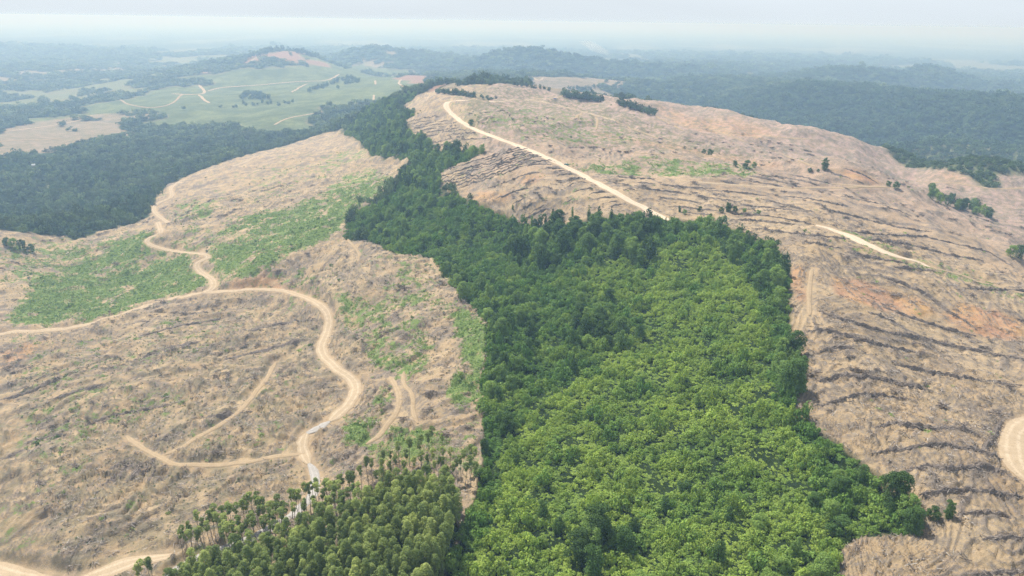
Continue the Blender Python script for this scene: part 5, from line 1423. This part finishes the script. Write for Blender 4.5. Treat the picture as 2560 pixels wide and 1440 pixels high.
def motorbike(label, px, rz):
    r = root('motorbike', label, 'motorbike', px, rz)
    M = Mesher(); M.box((-0.5, -0.14, 0.45), (0.45, 0.14, 0.8), (0.8, 0.7)); M.box((0.3, -0.12, 0.7), (0.62, 0.12, 1.0), (0.5, 0.8)); link('body', M.mesh('body', m_red), r)
    link('seat', Mesher().box((-0.65, -0.13, 0.8), (0.1, 0.13, 0.9), (0.95, 0.8)).mesh('seat', m_dark), r)
    link('handlebar', Mesher().tube([(0.45, -0.38, 1.05), (0.55, 0, 1.0), (0.45, 0.38, 1.05)], [0.025] * 3, 5).mesh('handlebar', m_metal), r)
    link('fork', Mesher().tube([(0.5, 0.06, 1.0), (0.68, 0.06, 0.32)], [0.03, 0.03], 5).mesh('fork', m_metal), r)
    for x in (-0.62, 0.68): wheel(x, 0, 0.32, 0.12, r)
motorbike('small red motorbike standing on the hilltop road', (1138, 252), 1.2)
motorbike('small red motorbike on the contour track right of the ridge road', (1981, 471), 0.3)
r = root('hut', 'small white-roofed hut in a gap of the left forest', 'hut', (87, 427), 0.5)
r.scale = (0.6, 0.6, 1.0); W_ = Mesher(); W_.box((-4, -3, -1), (4, 3, 9.5)); link('wall', W_.mesh('wall', m_wall), r)
M = Mesher(); M.add([(-4.6, -3.6, 9.4), (4.6, -3.6, 9.4), (4.6, 0, 11.6), (-4.6, 0, 11.6), (-4.6, 3.6, 9.4), (4.6, 3.6, 9.4)], np.array([(0, 1, 2, 3), (3, 2, 5, 4)])); link('roof', M.mesh('roof', m_roof), r)
link('door', Mesher().box((-0.5, -3.06, 0), (0.5, -2.98, 2.1)).mesh('door', bark_dark), r)

# smoke from a fire on the plain
p = ground_at([(1531, 144)], H2)[0]; d_ = np.hypot(*p); z0 = float(hz(*p))
t = NT('smoke'); pv = t.new('ShaderNodeVolumePrincipled')
pv.inputs['Color'].default_value = (0.97, 0.98, 1.0, 1); pv.inputs['Density'].default_value = 0.008
t.l.new(pv.outputs[0], t.out.inputs['Volume'])
u = d_ / F_PX
M = Mesher()
pts = np.array([(0, 0, 0), (-6, 0, 5), (-16, 3, 12), (-30, 6, 17), (-48, 10, 24), (-62, 12, 30), (-78, 14, 33)], float) * u + [p[0], p[1], z0]
M.tube(pts, np.array([2.0, 4.0, 7.0, 9.0, 11.0, 8.0, 2.0]) * u, 10)
o = link('smoke_plume', M.mesh('smoke_plume', t.m, True)); tag(o, 'white smoke drifting left from a fire on the hazy plain', 'smoke')

# ------------------------------------------------------------------ haze
def box_mesh(name, lo, hi, mat):
    x0, y0, z0 = lo; x1, y1, z1 = hi
    V = np.array([(x0,y0,z0),(x1,y0,z0),(x1,y1,z0),(x0,y1,z0),(x0,y0,z1),(x1,y0,z1),(x1,y1,z1),(x0,y1,z1)], float)
    F = np.array([(0,3,2,1),(4,5,6,7),(0,1,5,4),(1,2,6,5),(2,3,7,6),(3,0,4,7)])
    return mesh_np(name, V, F, mat)
t = NT('air')
pv = t.new('ShaderNodeVolumePrincipled')
pv.inputs['Color'].default_value = (0.42, 0.65, 1.0, 1)
pv.inputs['Absorption Color'].default_value = (0.86, 0.88, 0.97, 1)
pv.inputs['Density'].default_value = 0.00028
t.m.cycles.volume_sampling = 'DISTANCE'
pv.inputs['Anisotropy'].default_value = 0.2
t.l.new(pv.outputs[0], t.out.inputs['Volume'])
hz_me = box_mesh('haze', (-47000, -47000, float(H2.min()) - 1.0), (47000, 47000, CAM_H + 4), t.m)
tag(link('haze', hz_me), kind='stuff')
